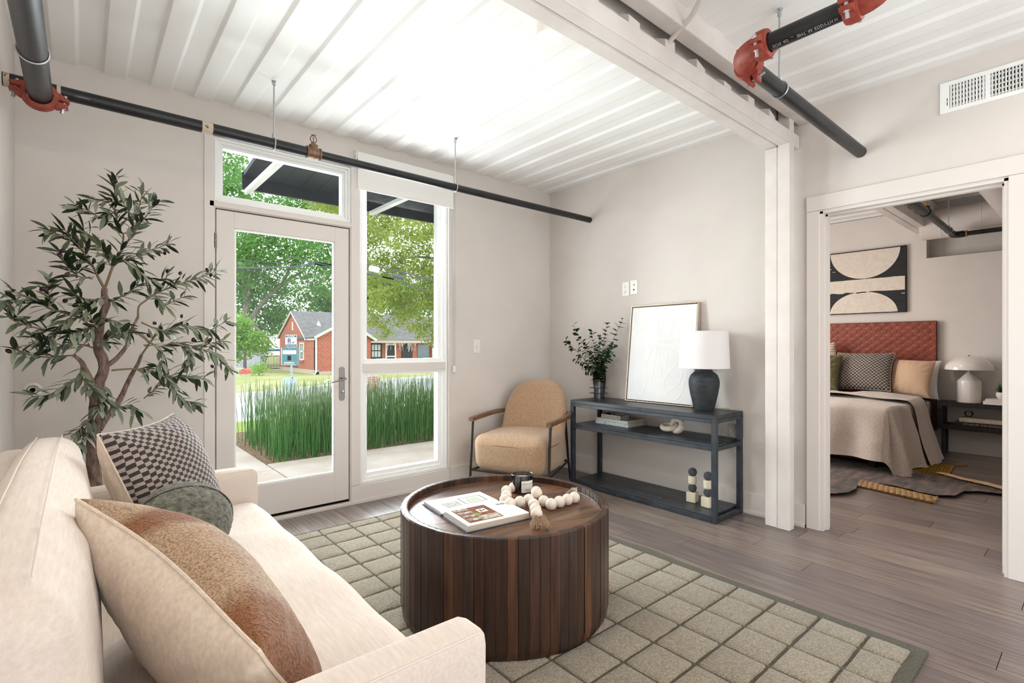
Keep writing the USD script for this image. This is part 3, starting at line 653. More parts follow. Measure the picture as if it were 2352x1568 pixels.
m_bcl = boucle('rust_boucle')
PU = np.array([-.34, .87, .30]); PN = np.array([.80, .18, .55])
set_pillow('throw_pillow', 'large tan pillow with rust brown stripes and a plain linen back nearest the camera', (.212, 1.300, .590), onb(PN, PU), .62, .44, .26, m_bcl, m_pback, seed=9, pinch=.05, wr=.009)
m_knit = mat('sage_knit', '#55564b', .95, .05, col2='#7d7d70', ns=(55, 55, 55), ramp=(.4, .62), bump=1., bs=(75, 120, 75), bdist=.012, sheen=.3)
s = trimesh.creation.icosphere(5, 1.0); v = np.array(s.vertices); th = np.arctan2(v[:, 1], v[:, 0])
v = v * (1 + .012 * np.sin(v[:, 2] * 52)[:, None] * np.sin(th * 26 + np.round(v[:, 2] * 16.5) * PI)[:, None] + ((meshkit.fbm(v * 16, 2, 3) - .5) * .05)[:, None])
bl = thing('ball_pillow', 'round grey-green knitted ball pillow in front of the checked pillow', 'cushion', (.262, 2.03, .585))
obj('knit_cover', (v * np.array([.148, .148, .125]) @ rotx(.5).T, s.faces), m_knit, bl, True)
obj('seam', MB().tube([(q[0] * .150, q[1] * .150, q[2] * .127) for q in (np.array([math.cos(a), .35 * math.sin(a), math.sin(a) * .93]) @ rotx(.5).T for a in np.linspace(0, 2 * PI, 50))], .0035, 6), mat('knit_seam', '#3d3b32', .95), bl)

# ---------------------------------------------------------------- drum coffee table
TX, TY, TR, TZ = 1.479, 1.794, .466, .479
woods = [mat('stave_wood_%d' % k, a, .36, .45, col2=b, ns=(34, 34, 2.4), ramp=(.34, .66), det=6, bump=.25, bs=(90, 90, 7), bdist=.002, rnd=.12)
         for k, (a, b) in enumerate((('#2b1c15', '#4a3022'), ('#271913', '#432c20'), ('#33211a', '#5f3d28'), ('#291d18', '#45342b'), ('#241812', '#3d291d'), ('#3a251a', '#6b452e')))]
m_traywood = [mat('tray_wood_%d' % k, a, .24, .5, col2=b, ns=(3, 30, 30), ramp=(.34, .66), det=6, bump=.1, bs=(8, 90, 90), bdist=.001) for k, (a, b) in enumerate((('#47301f', '#72503a'), ('#3a2a20', '#65483a'), ('#55392a', '#7c5540')))]
ctb = Thing('coffee_table', 'round drum coffee table of dark stained wooden staves with a rimmed tray top', 'coffee table', (TX, TY, 0))
NS = 70
for i in range(NS):
    a0, a1 = 2 * PI * i / NS + .0006, 2 * PI * (i + 1) / NS - .0006; P = []; am = (a0 + a1) / 2
    dr = RS.uniform(-.0018, .0012)
    for z, r in ((.004, TR - .022), (.03, TR - .006), (.07, TR + dr), (TZ - .006, TR + dr), (TZ - .001, TR - .004 + dr), (TZ, TR - .010), (TZ, TR - .024), (TZ - .003, TR - .030), (.40, TR - .030)):
        row = []
        for a, q in ((a0, -.0012), (a0 + .004, 0), (a1 - .004, 0), (a1, -.0012)):
            rr = r + q; row.append((TX + rr * math.cos(a), TY + rr * math.sin(a), z))
        P.append(row)
    b = MB().grid(np.array(P)[:, ::-1])
    ctb.part('stave', b, woods[RS.choice(6, p=[.24, .24, .14, .16, .12, .10])], 30)
disc = Polygon([(TX + (TR - .029) * math.cos(a), TY + (TR - .029) * math.sin(a)) for a in np.linspace(0, 2 * PI, 90, endpoint=False)])
ang = -.38; ca, sa = math.cos(ang), math.sin(ang)
for k in range(-4, 4):
    q = Polygon([(TX + ca * x - sa * y, TY + sa * x + ca * y) for x, y in ((-.6, k * .125 + .001), (.6, k * .125 + .001), (.6, k * .125 + .124), (-.6, k * .125 + .124))]).intersection(disc)
    if not q.is_empty: ctb.part('tray_board', MB().prism(q, .425, .447, 'xyz').move(None, (0, 0, RS.uniform(-.0004, .0004))), m_traywood[RS.randint(3)], False)
ctb.part('inner_drum', MB().lathe([(TR - .032, .01), (TR - .032, .44)], 60, (TX, TY, 0)), woods[4])
ctb.part('rim_inlay', MB().lathe([(TR - .0295, .447), (TR - .033, .449), (TR - .036, .447)], 70, (TX, TY, 0)), woods[5])
ZT = .4475

# open book
m_page = mat('book_page', '#eeece6', .7, .2); m_cover = mat('book_cover_blue', '#2c4a6b', .5); m_pedge = mat('page_edge', '#d9c9b6', .8, .1, col2='#c3af9a', ns=(2, 2, 700))
bk = thing('open_book', 'open picture book showing interior photos on the coffee table', 'book', (1.335, 1.845, ZT), math.radians(-7))
def page_block(sgn, w, h0):
    xs = np.linspace(-.148, .148, 3); t = np.linspace(0, 1, 14); prof = [(q * w, h0 * (.35 + .65 * min(1, (q / .16) ** .6)) if q < .16 else h0 * (1 - .10 * (q - .16) ** 1.5)) for q in t]
    top = np.array([[(x, sgn * y, z + .003) for y, z in prof] for x in xs]); bot = top.copy(); bot[..., 2] = .003
    P = np.concatenate([top, bot[:, ::-1]], 1)
    mb = MB().grid(P[::sgn]); n = len(prof)
    for row in (P[0], P[-1]):
        for i in range(n - 1): mb.add([row[i], row[i + 1], row[2 * n - 2 - i], row[2 * n - 1 - i]], [(0, 1, 2, 3)])
    return mb, prof
def on_page(sgn, prof, poly, dz):
    """Flat print: polygon in (x, distance from spine) laid on the page."""
    g = poly if hasattr(poly, 'geom_type') else Polygon(poly); mb = MB(); cut = np.linspace(0, prof[-1][0], 14)
    for a, b in zip(cut[:-1], cut[1:]):
        q = g.intersection(sbox(-1, a, 1, b))
        for h in getattr(q, 'geoms', [q]):
            if h.is_empty or h.geom_type != 'Polygon': continue
            vv, ff = trimesh.creation.triangulate_polygon(h, engine='earcut'); vv = np.array(vv)
            z = np.interp(vv[:, 1], [p[0] for p in prof], [p[1] for p in prof]) + .003 + dz
            mb.add(np.column_stack([vv[:, 0], sgn * vv[:, 1], z]), np.array(ff) if sgn > 0 else np.array(ff)[:, ::-1])
    return mb
obj('cover', MB().rbox(-.155, .155, -.232, .205, 0, .003, .001, 1), m_cover, bk, 30)
obj('spine', MB().tube([(-.155, 0, .006), (.155, 0, .006)], .006, 8), m_cover, bk)
mb, p1 = page_block(-1, .226, .026); near = obj('page_block', mb, m_page, bk, 30)
mb, p2 = page_block(1, .198, .012); far = obj('page_block', mb, m_page, bk, 30)
obj('fore_edge', MB().box(-.148, .148, -.2268, -.2262, .004, .024), m_pedge, near, False)
def prt(side, name, col, poly, k=1, col2=None): obj(name, on_page(side, p1 if side < 0 else p2, poly, .0004 * k), mat('print_' + col[1:], col, .75, .1, col2=col2, ns=(60, 60, 60)), near if side < 0 else far, False)
R4 = lambda a, b, c, d: sbox(a, c, b, d)
prt(-1, 'printed_photo', '#8a5a44', R4(-.125, .035, .030, .205), 1, '#6f4433')
prt(-1, 'printed_shelf', '#d8cfc4', union_all([R4(-.12, -.055, .035 + k * .042, .062 + k * .042) for k in range(4)]), 2, '#5b4638')
prt(-1, 'printed_sofa', '#c9bfb2', R4(-.06, .03, .15, .20), 2, '#8d7b6d')
prt(-1, 'printed_frame', '#e9e4da', R4(-.03, .012, .075, .118), 2); prt(-1, 'printed_sketch', '#4a403a', union_all([R4(-.02, -.012, .085, .11), R4(-.006, .006, .09, .1)]), 3)
prt(-1, 'printed_plant', '#7d8f55', Polygon([(-.05 + .016 * math.cos(a) * (1 + .3 * math.sin(5 * a)), .13 + .016 * math.sin(a)) for a in np.linspace(0, 6.2, 24)]), 3)
prt(-1, 'printed_vignette', '#2f302e', union_all([LineString([(.085, .06), (.1, .068), (.115, .062), (.122, .07)]).buffer(.003), Polygon([(.09, .05), (.102, .054), (.098, .06)]), Polygon([(.104, .07), (.118, .074), (.11, .078)])]), 1)
prt(1, 'printed_picture_frame', '#9a8f88', R4(-.005, .115, .06, .15).difference(R4(.003, .107, .066, .144)), 1)
prt(1, 'printed_landscape', '#a3b19a', R4(.02, .09, .08, .13), 1, '#c9d0c4'); prt(1, 'printed_landscape', '#c4c2bc', R4(-.10, -.02, .05, .12), 1, '#9aa095')

# candle
cd = Thing('candle', 'black glass candle jar with a white label on the coffee table', 'candle', (1.70, 1.925, ZT))
m_jar = mat('black_glass', '#0c0f14', .08, .6, coat=1.0); m_wax = mat('wax', '#e4cdb8', .6, sss=.2); m_label = mat('label_paper', '#dfdcd6', .7)
cd.part('jar', MB().lathe([(0, 0), (.050, 0), (.055, .004), (.0555, .088), (.0535, .0895), (.0515, .088), (.051, .06), (0, .058)], 40, cd.loc), m_jar)
cd.part('wax', MB().lathe([(.0508, .069), (.03, .0685), (0, .0685)], 30, cd.loc), m_wax)
cd.part('wick', MB().tube([cd.loc + (0, 0, .068), cd.loc + (.002, 0, .076)], .001, 6), m_dark)
aw = math.atan2(-1.925, -1.70) + .55; arc = np.linspace(aw - .62, aw + .62, 18)
lab = cd.part('paper_label', MB().grid(np.array([[cd.loc + (.0562 * math.cos(a), .0562 * math.sin(a), z) for a in arc] for z in (.008, .066)])), m_label)
v, f = text('SANDALWOOD', .0065, .0003); u = (v[:, 0] - v[:, 0].mean()) / .0565; rr = .0563 + v[:, 2]
cd.part('label_print', (np.stack([cd.loc[0] + rr * np.cos(aw + u), cd.loc[1] + rr * np.sin(aw + u), cd.loc[2] + .047 + v[:, 1]], 1), f), mat('label_ink', '#8e8a86', .8), False, under=lab)

# bead garland
m_bead = mat('wood_bead', '#e6ddd2', .6, .3, col2='#d8c9b8', ns=(18, 60, 18), bump=.1, bs=(60, 60, 60)); m_jutey = mat('tassel_fibre', '#c9a98a', .95, .05, isl=.3, sheen=.2); m_cord = mat('cord', '#b79a7c', .9)
gd = Thing('bead_garland', 'garland of large pale wooden beads with two fringed tassels on the coffee table', 'bead garland', (1.60, 1.75, ZT))
k_ = .955
beads = [(1.578, 1.903), (1.529, 1.854), (1.512, 1.795), (1.562, 1.785), (1.618, 1.784), (1.660, 1.775, .024), (1.690, 1.805, .01), (1.655, 1.722), (1.650, 1.668), (1.705, 1.668), (1.757, 1.667), (1.808, 1.668), (1.585, 1.715), (1.545, 1.660), (1.505, 1.610), (1.735, 1.86), (1.70, 1.99), (1.63, 1.965)]
beads = [(x * .975, y * .975, *(z or (0,))) for x, y, *z in beads]
for bx, by, bz in beads: gd.part('bead', MB().ball((bx, by, ZT + .0255 + bz), .0262, 20), m_bead, True)
gd.part('cord', MB().tube(cat_rom([(b[0], b[1], ZT + .026 + b[2]) for b in (beads[16], beads[17], *beads[:7], beads[15], beads[16])], 3), .002, 5).tube(cat_rom([(beads[i][0], beads[i][1], ZT + .027) for i in (4, 12, 13, 14)], 3), .002, 5).tube(cat_rom([(beads[i][0], beads[i][1], ZT + .027) for i in (6, 7, 8, 9, 10, 11)], 3), .002, 5), m_cord)
def tassel(p, d, n=150, L=.075):
    d = np.array(d, float); d /= np.linalg.norm(d); s_ = np.cross((0, 0, 1), d); mb = MB()
    mb.tube([p, p + d * .02], [.005, .009], 8)
    for i in range(n):
        a = RS.uniform(-1, 1); l = L * RS.uniform(.7, 1.1); q = p + d * .015
        e = q + d * l * math.cos(a * .7) + s_ * l * .62 * math.sin(a * 1.1); m = (q + e) / 2 + np.array([0, 0, RS.uniform(.0, .026)])
        e[2] = ZT + RS.uniform(.001, .02); mb.tube([q, m, e], .0011, 3, False)
    return mb
gd.part('tassel', tassel(np.array([1.452, 1.548, ZT + .025]), (-.55, -.8, -.1)), m_jutey, False, kind='stuff')
gd.part('tassel', tassel(np.array([1.812, 1.645, ZT + .022]), (.25, .9, 0), 110, .07), mat('tassel_pale', '#dccbb8', .95, .05, isl=.2), False, kind='stuff')

# ---------------------------------------------------------------- rug of tufted squares
m_pile = mat('rug_pile', '#776c5a', 1., .02, col2='#a99d89', ns=(160, 160, 160), ramp=(.36, .64), rnd=.08, bump=1., bs=(240, 240, 240), bdist=.006, sheen=.35)
m_rugb = mat('rug_border', '#3d3a2f', 1., .02, col2='#5f5a4b', ns=(170, 170, 170), ramp=(.35, .65), bump=1., bs=(240, 240, 240), bdist=.005, sheen=.2)
rg = Thing('area_rug', 'olive-beige tufted area rug with a pattern of raised squares', 'rug', (1.72, 1.86, 0))
rb = cushion((1.72, 1.86, .0065), (.768, 1.408, .0062), .006, 30, noise=0); rg.part('border_base', rb, m_rugb)
gx = [.985, 1.142, 1.335, 1.528, 1.721, 1.914, 2.107, 2.30, 2.425]; gy = [.492] + [.63 + .179 * k for k in range(15)] + [3.238]
for i in range(8):
    for j in range(16):
        x0, x1, y0, y1 = gx[i] + .0045, gx[i + 1] - .0045, gy[j] + .0045, gy[j + 1] - .0045; t = np.array([0, .035, .25, .5, .75, .965, 1]); P = []
        for a in t:
            for b in t:
                e = min(a, 1 - a, b, 1 - b); wob = .006 * (meshkit.noise(np.array([i * 9.1 + a * 5, j * 7.7 + b * 5, 1.])) - .5) * (1 if e < .01 else .3)
                P.append((x0 + (x1 - x0) * a + wob, y0 + (y1 - y0) * b - wob, .0105 if e < .001 else .019 + .0035 * min(e / .3, 1) + .002 * (meshkit.noise(np.array([i * 5. + a * 4, j * 6. + b * 4, 2.])) - .5)))
        rg.part('tuft_square', MB().grid(np.array(P).reshape(7, 7, 3)), m_pile, True)
# ---------------------------------------------------------------- armchair
m_teddy = mat('boucle_tan', '#c2a488', .95, .05, col2='#a98565', ns=(120, 120, 120), ramp=(.36, .62), bump=1., bs=(170, 170, 170), bdist=.008, sheen=.35)
m_armw = mat('arm_wood', '#5e4531', .45, .4, col2='#7b5d45', ns=(8, 60, 60), det=5); m_leg = mat('bronze_leg', '#3a332d', .4, .5, metal=.6)
ac = thing('armchair', 'tan boucle armchair with wooden arm rails in the corner', 'armchair', (2.857, 3.204, 0), math.radians(203.2))
s = cushion((.05, 0, .315), (.295, .315, .145), .075, 26, (.012, .006, .03), .003, 6, 3); v, f = s.mesh()
tp = np.clip((-v[:, 0] + .05) / .3, 0, 1); v[:, 1] *= 1 - .13 * tp ** 2; v[:, 0] -= np.clip(.4 - v[:, 2], 0, .3) * .12
obj('seat', (v, f), m_teddy, ac, True)
obj('seat_seam', MB().tube(cat_rom([(-.2, .285, .385), (.1, .322, .388), (.27, .30, .388), (.335, .22, .39), (.35, 0, .392), (.335, -.22, .39), (.27, -.30, .388), (.1, -.322, .388), (-.2, -.285, .385)], 8), .004, 6), mat('teddy_seam', '#8d6c4f', .95), ac)
b = cushion((0, 0, .60), (.062, .285, .275), .060, 32, (.012, 0, 0), .003, 6, 5); v, f = b.mesh()
t = np.clip((v[:, 2] - .325) / .55, 0, 1); sh = np.where(t > .42, np.sqrt(np.clip(1 - (np.clip(t - .42, 0, .585) / .585) ** 2.5, 0, 1)), 1)
v[:, 1] *= .25 + .75 * sh + .0; v[:, 1] *= 1 + .05 * (1 - t)
v[:, 0] += -.245 - (t - .25) * .15 + .95 * v[:, 1] ** 2 * (1 - .35 * t)
obj('backrest', (v, f), m_teddy, ac, True)
def rail(pts, w, h):
    P = np.asarray(pts, float); t = np.gradient(P, axis=0); t /= np.linalg.norm(t, axis=1, keepdims=True); n = np.cross((0, 0, 1.), t); n /= np.linalg.norm(n, axis=1, keepdims=True); z = np.array([0, 0, 1.])
    c = .005; off = [(-w / 2 + c, -h / 2), (w / 2 - c, -h / 2), (w / 2, -h / 2 + c), (w / 2, h / 2 - c), (w / 2 - c, h / 2), (-w / 2 + c, h / 2), (-w / 2, h / 2 - c), (-w / 2, -h / 2 + c)]
    R = np.array([[p + n[i] * a + z * q for a, q in off] for i, p in enumerate(P)]); mb = MB().grid(R, True)
    for r, fl in ((R[0], 1), (R[-1], 0)): mb.add(r, np.array([(0, j, j + 1) for j in range(1, 7)])[:, ::-1 if fl else 1])
    return mb
for sg in (1, -1):
    P = cat_rom([(.305, sg * .345, .578), (.12, sg * .352, .585), (-.08, sg * .350, .592), (-.20, sg * .325, .596), (-.275, sg * .265, .598), (-.305, sg * .18, .598)], 5)
    ar = obj('arm_rail', rail(P, .042, .034), m_armw, ac, 30)
    obj('leg', MB().tube([(.275, sg * .345, .562), (.320, sg * .348, 0)], [.0125, .0095], 10), m_leg, ac)
    obj('leg', MB().tube([(-.285, sg * .255, .58), (-.345, sg * .262, .2), (-.385, sg * .268, 0)], [.0115, .0105, .009], 10), m_leg, ac)
obj('under_frame', MB().tube([(.30, .345, .165), (.30, -.345, .165)], .009, 8).tube([(.30, .34, .165), (-.355, .26, .165)], .009, 8).tube([(.30, -.34, .165), (-.355, -.26, .165)], .009, 8).tube([(-.355, .262, .165), (-.355, -.262, .165)], .009, 8), m_leg, ac)

# ---------------------------------------------------------------- console table
m_iron = mat('console_iron', '#23272d', .42, .5, col2='#343b45', ns=(14, 14, 14), bump=.12, bs=(80, 80, 80))
m_cboard = [mat('console_board_%d' % k, a, .38, .45, col2=b_, ns=(40, 3, 40), ramp=(.35, .68), det=6, bump=.3, bs=(120, 8, 120), bdist=.002) for k, (a, b_) in enumerate((('#1f2226', '#343a42'), ('#262a2f', '#3b424b'), ('#1b1d21', '#2d3239')))]
CX0, CX1, CY0, CY1, CZ = 3.200, 3.585, 1.690, 3.000, .720
cn = Thing('console_table', 'blackened wood and iron console table with three shelves along the right wall', 'console table', (3.39, 2.345, 0))
w = .034
for x in (CX0, CX1 - w):
    for y in (CY0, CY1 - w): cn.part('leg', MB().rbox(x, x + w, y, y + w, 0, CZ - .028, .002, 1), m_iron, 30)
def shelf(z0, z1, bz):
    for x in (CX0, CX1 - w): cn.part('rail', MB().rbox(x + .001, x + w - .001, CY0 + w, CY1 - w, z0, z1, .002, 1), m_iron, 30)
    for y in (CY0, CY1 - w): cn.part('rail', MB().rbox(CX0 + w, CX1 - w, y + .001, y + w - .001, z0, z1, .002, 1), m_iron, 30)
    full = bz > .7; o = 0 if full else .006; n = 4; W_ = (CX1 - CX0 - 2 * o) / n
    for i in range(n):
        yy = [CY0 + o, CY0 + RS.uniform(.45, .85), CY1 - o]
        for a, c_ in zip(yy[:-1], yy[1:]):
            if not full:
                a, c_ = max(a, CY0 + w + .001), min(c_, CY1 - w - .001)
            x0, x1 = CX0 + o + i * W_, CX0 + o + (i + 1) * W_
            if not full: x0, x1 = max(x0, CX0 + .003), min(x1, CX1 - .003)
            cn.part('board', MB().rbox(x0 + .0006, x1 - .0006, a + .0006, c_ - .0006, z1 + .0005, bz + RS.uniform(-.0006, .0), .0015, 1), m_cboard[RS.randint(3)], False)
shelf(.665, .690, CZ); shelf(.480, .508, .523); shelf(.004, .034, .050)

# vases and greenery
m_pewter = mat('pewter', '#5f6066', .32, .5, metal=.85, col2='#77787e', ns=(30, 30, 30)); m_amber = mat('amber_cup', '#5b3527', .15, .6, coat=.6)
VX, VY = 3.480, 2.925
va = Thing('ringed_vase', 'pewter vase with two thin disc rings holding green branches on the console', 'vase', (VX, VY, CZ))
va.part('body', MB().lathe([(0, 0), (.040, 0), (.040, .145), (.036, .148), (.034, .14), (.034, .02)], 30, va.loc), m_pewter)
for z in (.046, .092): va.part('disc_ring', MB().lathe([(.040, z - .004), (.082, z - .001), (.084, z), (.082, z + .001), (.040, z + .004)], 40, va.loc), m_pewter)
va.part('inner_cup', MB().lathe([(.0335, .14), (.0335, .165), (.031, .166), (.031, .13)], 26, va.loc), m_amber)
m_twig = mat('twig', '#6a4f3f', .8, .2, col2='#8a6c58', ns=(90, 90, 90))
m_leafg = [leaf_mat('vase_leaf_%d' % k, a, b_, rough=.38, tl=.2) for k, (a, b_) in enumerate((('#1f3d22', '#3d6a3a'), ('#2a4f2a', '#5d8a4a'), ('#18331f', '#2f5632')))]
def round_leaf(c, d, up, L, wd):
    d = np.array(d, float); d /= np.linalg.norm(d); n = np.array(up, float); n -= d * (n @ d); n /= np.linalg.norm(n) + 1e-9; s_ = np.cross(n, d); R = []
    for t, q in ((0, .05), (.25, .75), (.55, 1.), (.8, .7), (1, .04)): R.append([c + d * L * t + s_ * wd / 2 * q * k - n * L * .25 * t * t + n * abs(k) * wd * .14 * q for k in (-1, 0, 1)])
    return np.array(R)
gr = thing('leafy_branches', 'bunch of green leafy branches standing in the pewter vase', 'branches', (VX, VY, CZ + .05)); GB = np.array([VX, VY, CZ + .05]); nl = 0; more = MB()
TIPS = [(3.48, 3.224, 1.371), (3.46, 3.305, 1.23), (3.44, 3.16, 1.07), (3.5, 3.025, 1.306), (3.42, 2.858, 1.253), (3.50, 2.845, 1.368), (3.545, 2.715, 1.41), (3.46, 2.729, 1.196), (3.42, 2.73, 1.115), (3.44, 3.075, .962), (3.4, 3.004, 1.177), (3.38, 2.791, 1.141), (3.43, 2.93, 1.08), (3.47, 2.87, 1.0), (3.41, 2.90, .99), (3.5, 2.95, 1.16)]
for tip in TIPS:
    tip = np.array(tip); o = np.array([VX + RS.uniform(-.02, .02), VY + RS.uniform(-.02, .02), CZ + .05]); top = np.array([VX, VY, CZ + .165]) + (tip - o) * [.05, .05, 0]
    P = cat_rom([o, top, top * .6 + tip * .4 + np.array([0, 0, .04]), tip], 8)
    st = obj('stem', MB().tube(P - GB, np.linspace(.0028, .0012, len(P)), 5), m_twig, gr)
    L_ = np.linalg.norm(tip - top); n = int(L_ / .0175)
    for i in range(n):
        t = .22 + .78 * i / max(n - 1, 1); c = P[min(int(t * (len(P) - 1)), len(P) - 1)]; ax = P[min(int(t * (len(P) - 1)) + 1, len(P) - 1)] - P[max(int(t * (len(P) - 1)) - 1, 0)]; ax /= np.linalg.norm(ax)
        for _ in range(2):
            a = RS.uniform(0, 2 * PI); sd = np.cross(ax, (math.cos(a), math.sin(a), .2)); sd /= np.linalg.norm(sd); d = sd + ax * RS.uniform(.2, .8)
            if c[0] + d[0] * .04 > 3.60: d[0] = -abs(d[0])
            q = round_leaf(c + sd * .006, d, ax + np.array([0, 0, .7]), RS.uniform(.034, .052), RS.uniform(.026, .038))
            if nl < 300: obj('leaf', MB().grid(q - GB), m_leafg[RS.randint(3)], gr, True); nl += 1
            else: more.grid(q - GB)
if more.n: obj('foliage', more, m_leafg[0], gr, True, kind='stuff')
gv = Thing('smoked_vase', 'tall smoky glass vase standing behind the pewter vase', 'vase', (3.522, 2.985 - .09, CZ))
m_smoke = glass_mat('smoked_glass', (.78, .70, .62), 1.5)
gv.loc[:] = (3.535, 2.96, CZ)
stage.GetPrimAtPath(gv.p).GetAttribute('xformOp:translate').Set(Gf.Vec3d(*gv.loc.tolist()))
gv.part('glass', MB().lathe([(0, .004), (.038, .004), (.040, .0), (.042, .004), (.060, .16), (.058, .20), (.050, .25), (.048, .25), (.056, .20), (.058, .16), (.040, .008), (0, .008)], 32, gv.loc), m_smoke)

# framed art
m_frame = mat('champagne_frame', '#b9a795', .35, .5, metal=.3); m_canvas = mat('canvas_white', '#ececec', .9, .1, col2='#e4e6ea', ns=(3, 3, 3), ramp=(.42, .66), bump=.15, bs=(500, 500, 500), bdist=.0006)
m_line = mat('canvas_cream_paint', '#f1efe9', .8, .2)
ar = thing('framed_art', 'large pale abstract line painting in a thin frame leaning on the wall above the console', 'framed art', (3.50, 2.333, CZ))
x = UsdGeom.Xformable(stage.GetPrimAtPath(ar)); x.ClearXformOpOrder()
tl_ = math.atan2(.088, .79); Bx = basis((0, -1, 0), (math.sin(tl_), 0, math.cos(tl_)), (-math.cos(tl_), 0, math.sin(tl_)))
G = np.eye(4); G[:3, :3] = Bx.T; G[3, :3] = (3.502, 2.333, CZ + .001); x.AddTransformOp().Set(Gf.Matrix4d(*G.ravel().tolist()))
AW, AH = .622, .800
for nm, b_ in (('frame_side', (-AW / 2, -AW / 2 + .009, 0, AH)), ('frame_side', (AW / 2 - .009, AW / 2, 0, AH)), ('frame_rail', (-AW / 2 + .009, AW / 2 - .009, 0, .009)), ('frame_rail', (-AW / 2 + .009, AW / 2 - .009, AH - .009, AH))):
    obj(nm, MB().rbox(b_[0], b_[1], b_[2], b_[3], -.02, .018, .0015, 1), m_frame, ar, 30)
cv = obj('canvas', MB().rbox(-AW / 2 + .014, AW / 2 - .014, .014, AH - .014, -.015, .010, .002, 1), m_canvas, ar, 30)
obj('backing', MB().box(-AW / 2 + .009, AW / 2 - .009, .009, AH - .009, -.019, -.016), m_dark, ar, False)
LN = [[(.06, .98), (.03, .86), (.06, .75), (.05, .62), (.04, .5), (.10, .40), (.12, .25), (.15, .12), (.22, .07), (.28, .14), (.29, .3), (.31, .45), (.38, .57), (.47, .60), (.60, .59), (.72, .56), (.80, .52)],
      [(.04, .70), (.2, .77), (.36, .84), (.43, .82), (.44, .7), (.44, .6), (.42, .45), (.40, .3), (.38, .17), (.45, .09), (.6, .09), (.7, .14), (.8, .20), (.84, .32), (.82, .42), (.72, .38), (.62, .28), (.52, .2)],
      [(.05, .95), (.15, .97), (.28, .93), (.42, .90), (.55, .92), (.63, .92), (.66, .85), (.62, .7), (.61, .55), (.60, .4), (.58, .25), (.58, .12), (.66, .05), (.76, .04), (.84, .1), (.88, .22)],
      [(.50, .93), (.49, .8), (.47, .65), (.47, .5), (.50, .36), (.56, .22)], [(.06, .66), (.25, .655), (.45, .65), (.65, .66), (.80, .67)],
      [(.55, .93), (.60, .99), (.72, .985), (.84, .95), (.92, .86), (.94, .75), (.88, .68), (.83, .69)], [(.64, .66), (.66, .78), (.73, .85), (.80, .82), (.84, .72)]]
pl = union_all([LineString(cat_rom([((u - .5) * (AW - .03), .016 + q * (AH - .032), 0) for u, q in l], 6)[:, :2]).buffer(.0058) for l in LN]).intersection(sbox(-AW / 2 + .016, .016, AW / 2 - .016, AH - .016))
obj('painted_lines', MB().prism(pl, .0098, .0112, 'xyz'), m_line, cv, False)

# table lamp
m_ceram = mat('charcoal_ceramic', '#24272b', .6, .4, col2='#33373c', ns=(20, 20, 60), bump=.35, bs=(5, 5, 330), bdist=.001); m_lshade = mat('lamp_shade_linen', '#e4e0e0', .9, .1, bump=.15, bs=(500, 500, 500), bdist=.0005)
lm = Thing('table_lamp', 'table lamp with a ribbed charcoal ceramic base and white drum shade on the console', 'table lamp', (3.428, 1.900, CZ))
lm.part('base', MB().lathe([(0, 0), (.066, 0), (.069, .006), (.082, .06), (.095, .115), (.104, .17), (.106, .20), (.102, .228), (.090, .255), (.070, .272), (.058, .277), (.058, .288), (.05, .291), (0, .291)], 48, lm.loc), m_ceram)
lm.part('neck', MB().tube([lm.loc + (0, 0, .288), lm.loc + (0, 0, .345)], .011, 14), m_nickel)
lsh = lm.part('shade', MB().lathe([(.175, .302), (.1755, .3025), (.164, .566), (.1625, .566), (.1735, .3035), (.175, .302)], 56, lm.loc), m_lshade)
lm.part('shade_ring', MB().tube(ring(lm.loc + (0, 0, .303), .1745, 50), .002, 5).tube(ring(lm.loc + (0, 0, .565), .1635, 50), .002, 5), m_lshade, under=lsh)
lm.part('spider', MB().tube([lm.loc + (-.163, 0, .555), lm.loc + (.163, 0, .555)], .0018, 5).tube([lm.loc + (0, -.163, .555), lm.loc + (0, .163, .555)], .0018, 5), m_nickel)
lm.part('bulb', MB().ball(lm.loc + (0, 0, .40), .03, 14), m_lshade)
lm.part('cord', MB().tube(cat_rom([(3.49, 1.88, CZ + .006), (3.55, 1.84, CZ + .005), (3.592, 1.80, CZ + .004), (3.598, 1.79, .69), (3.597, 1.775, .60), (3.598, 1.765, .55)], 5), .0022, 6), m_smoke)
pc = Thing('cord_coil', 'coiled clear lamp cord hanging behind the console by the low outlet', 'power cord', (3.575, 1.765, .56)); mb = MB()
for k in range(9):
    c = np.array([3.578 - .004 * (k % 4), 1.765 + .004 * k - .016, .573 + .002 * (k % 3)]); mb.tube([c + R_ for R_ in (np.array([.010 * math.sin(a), .034 * math.cos(a) * (1 - .05 * (k % 3)), .042 * math.sin(a)]) for a in np.linspace(0, 2 * PI, 22))], .0019, 5, False)
pc.part('coil', mb, mat('clear_cord', '#b9b4a8', .2, .6, trans=.3))

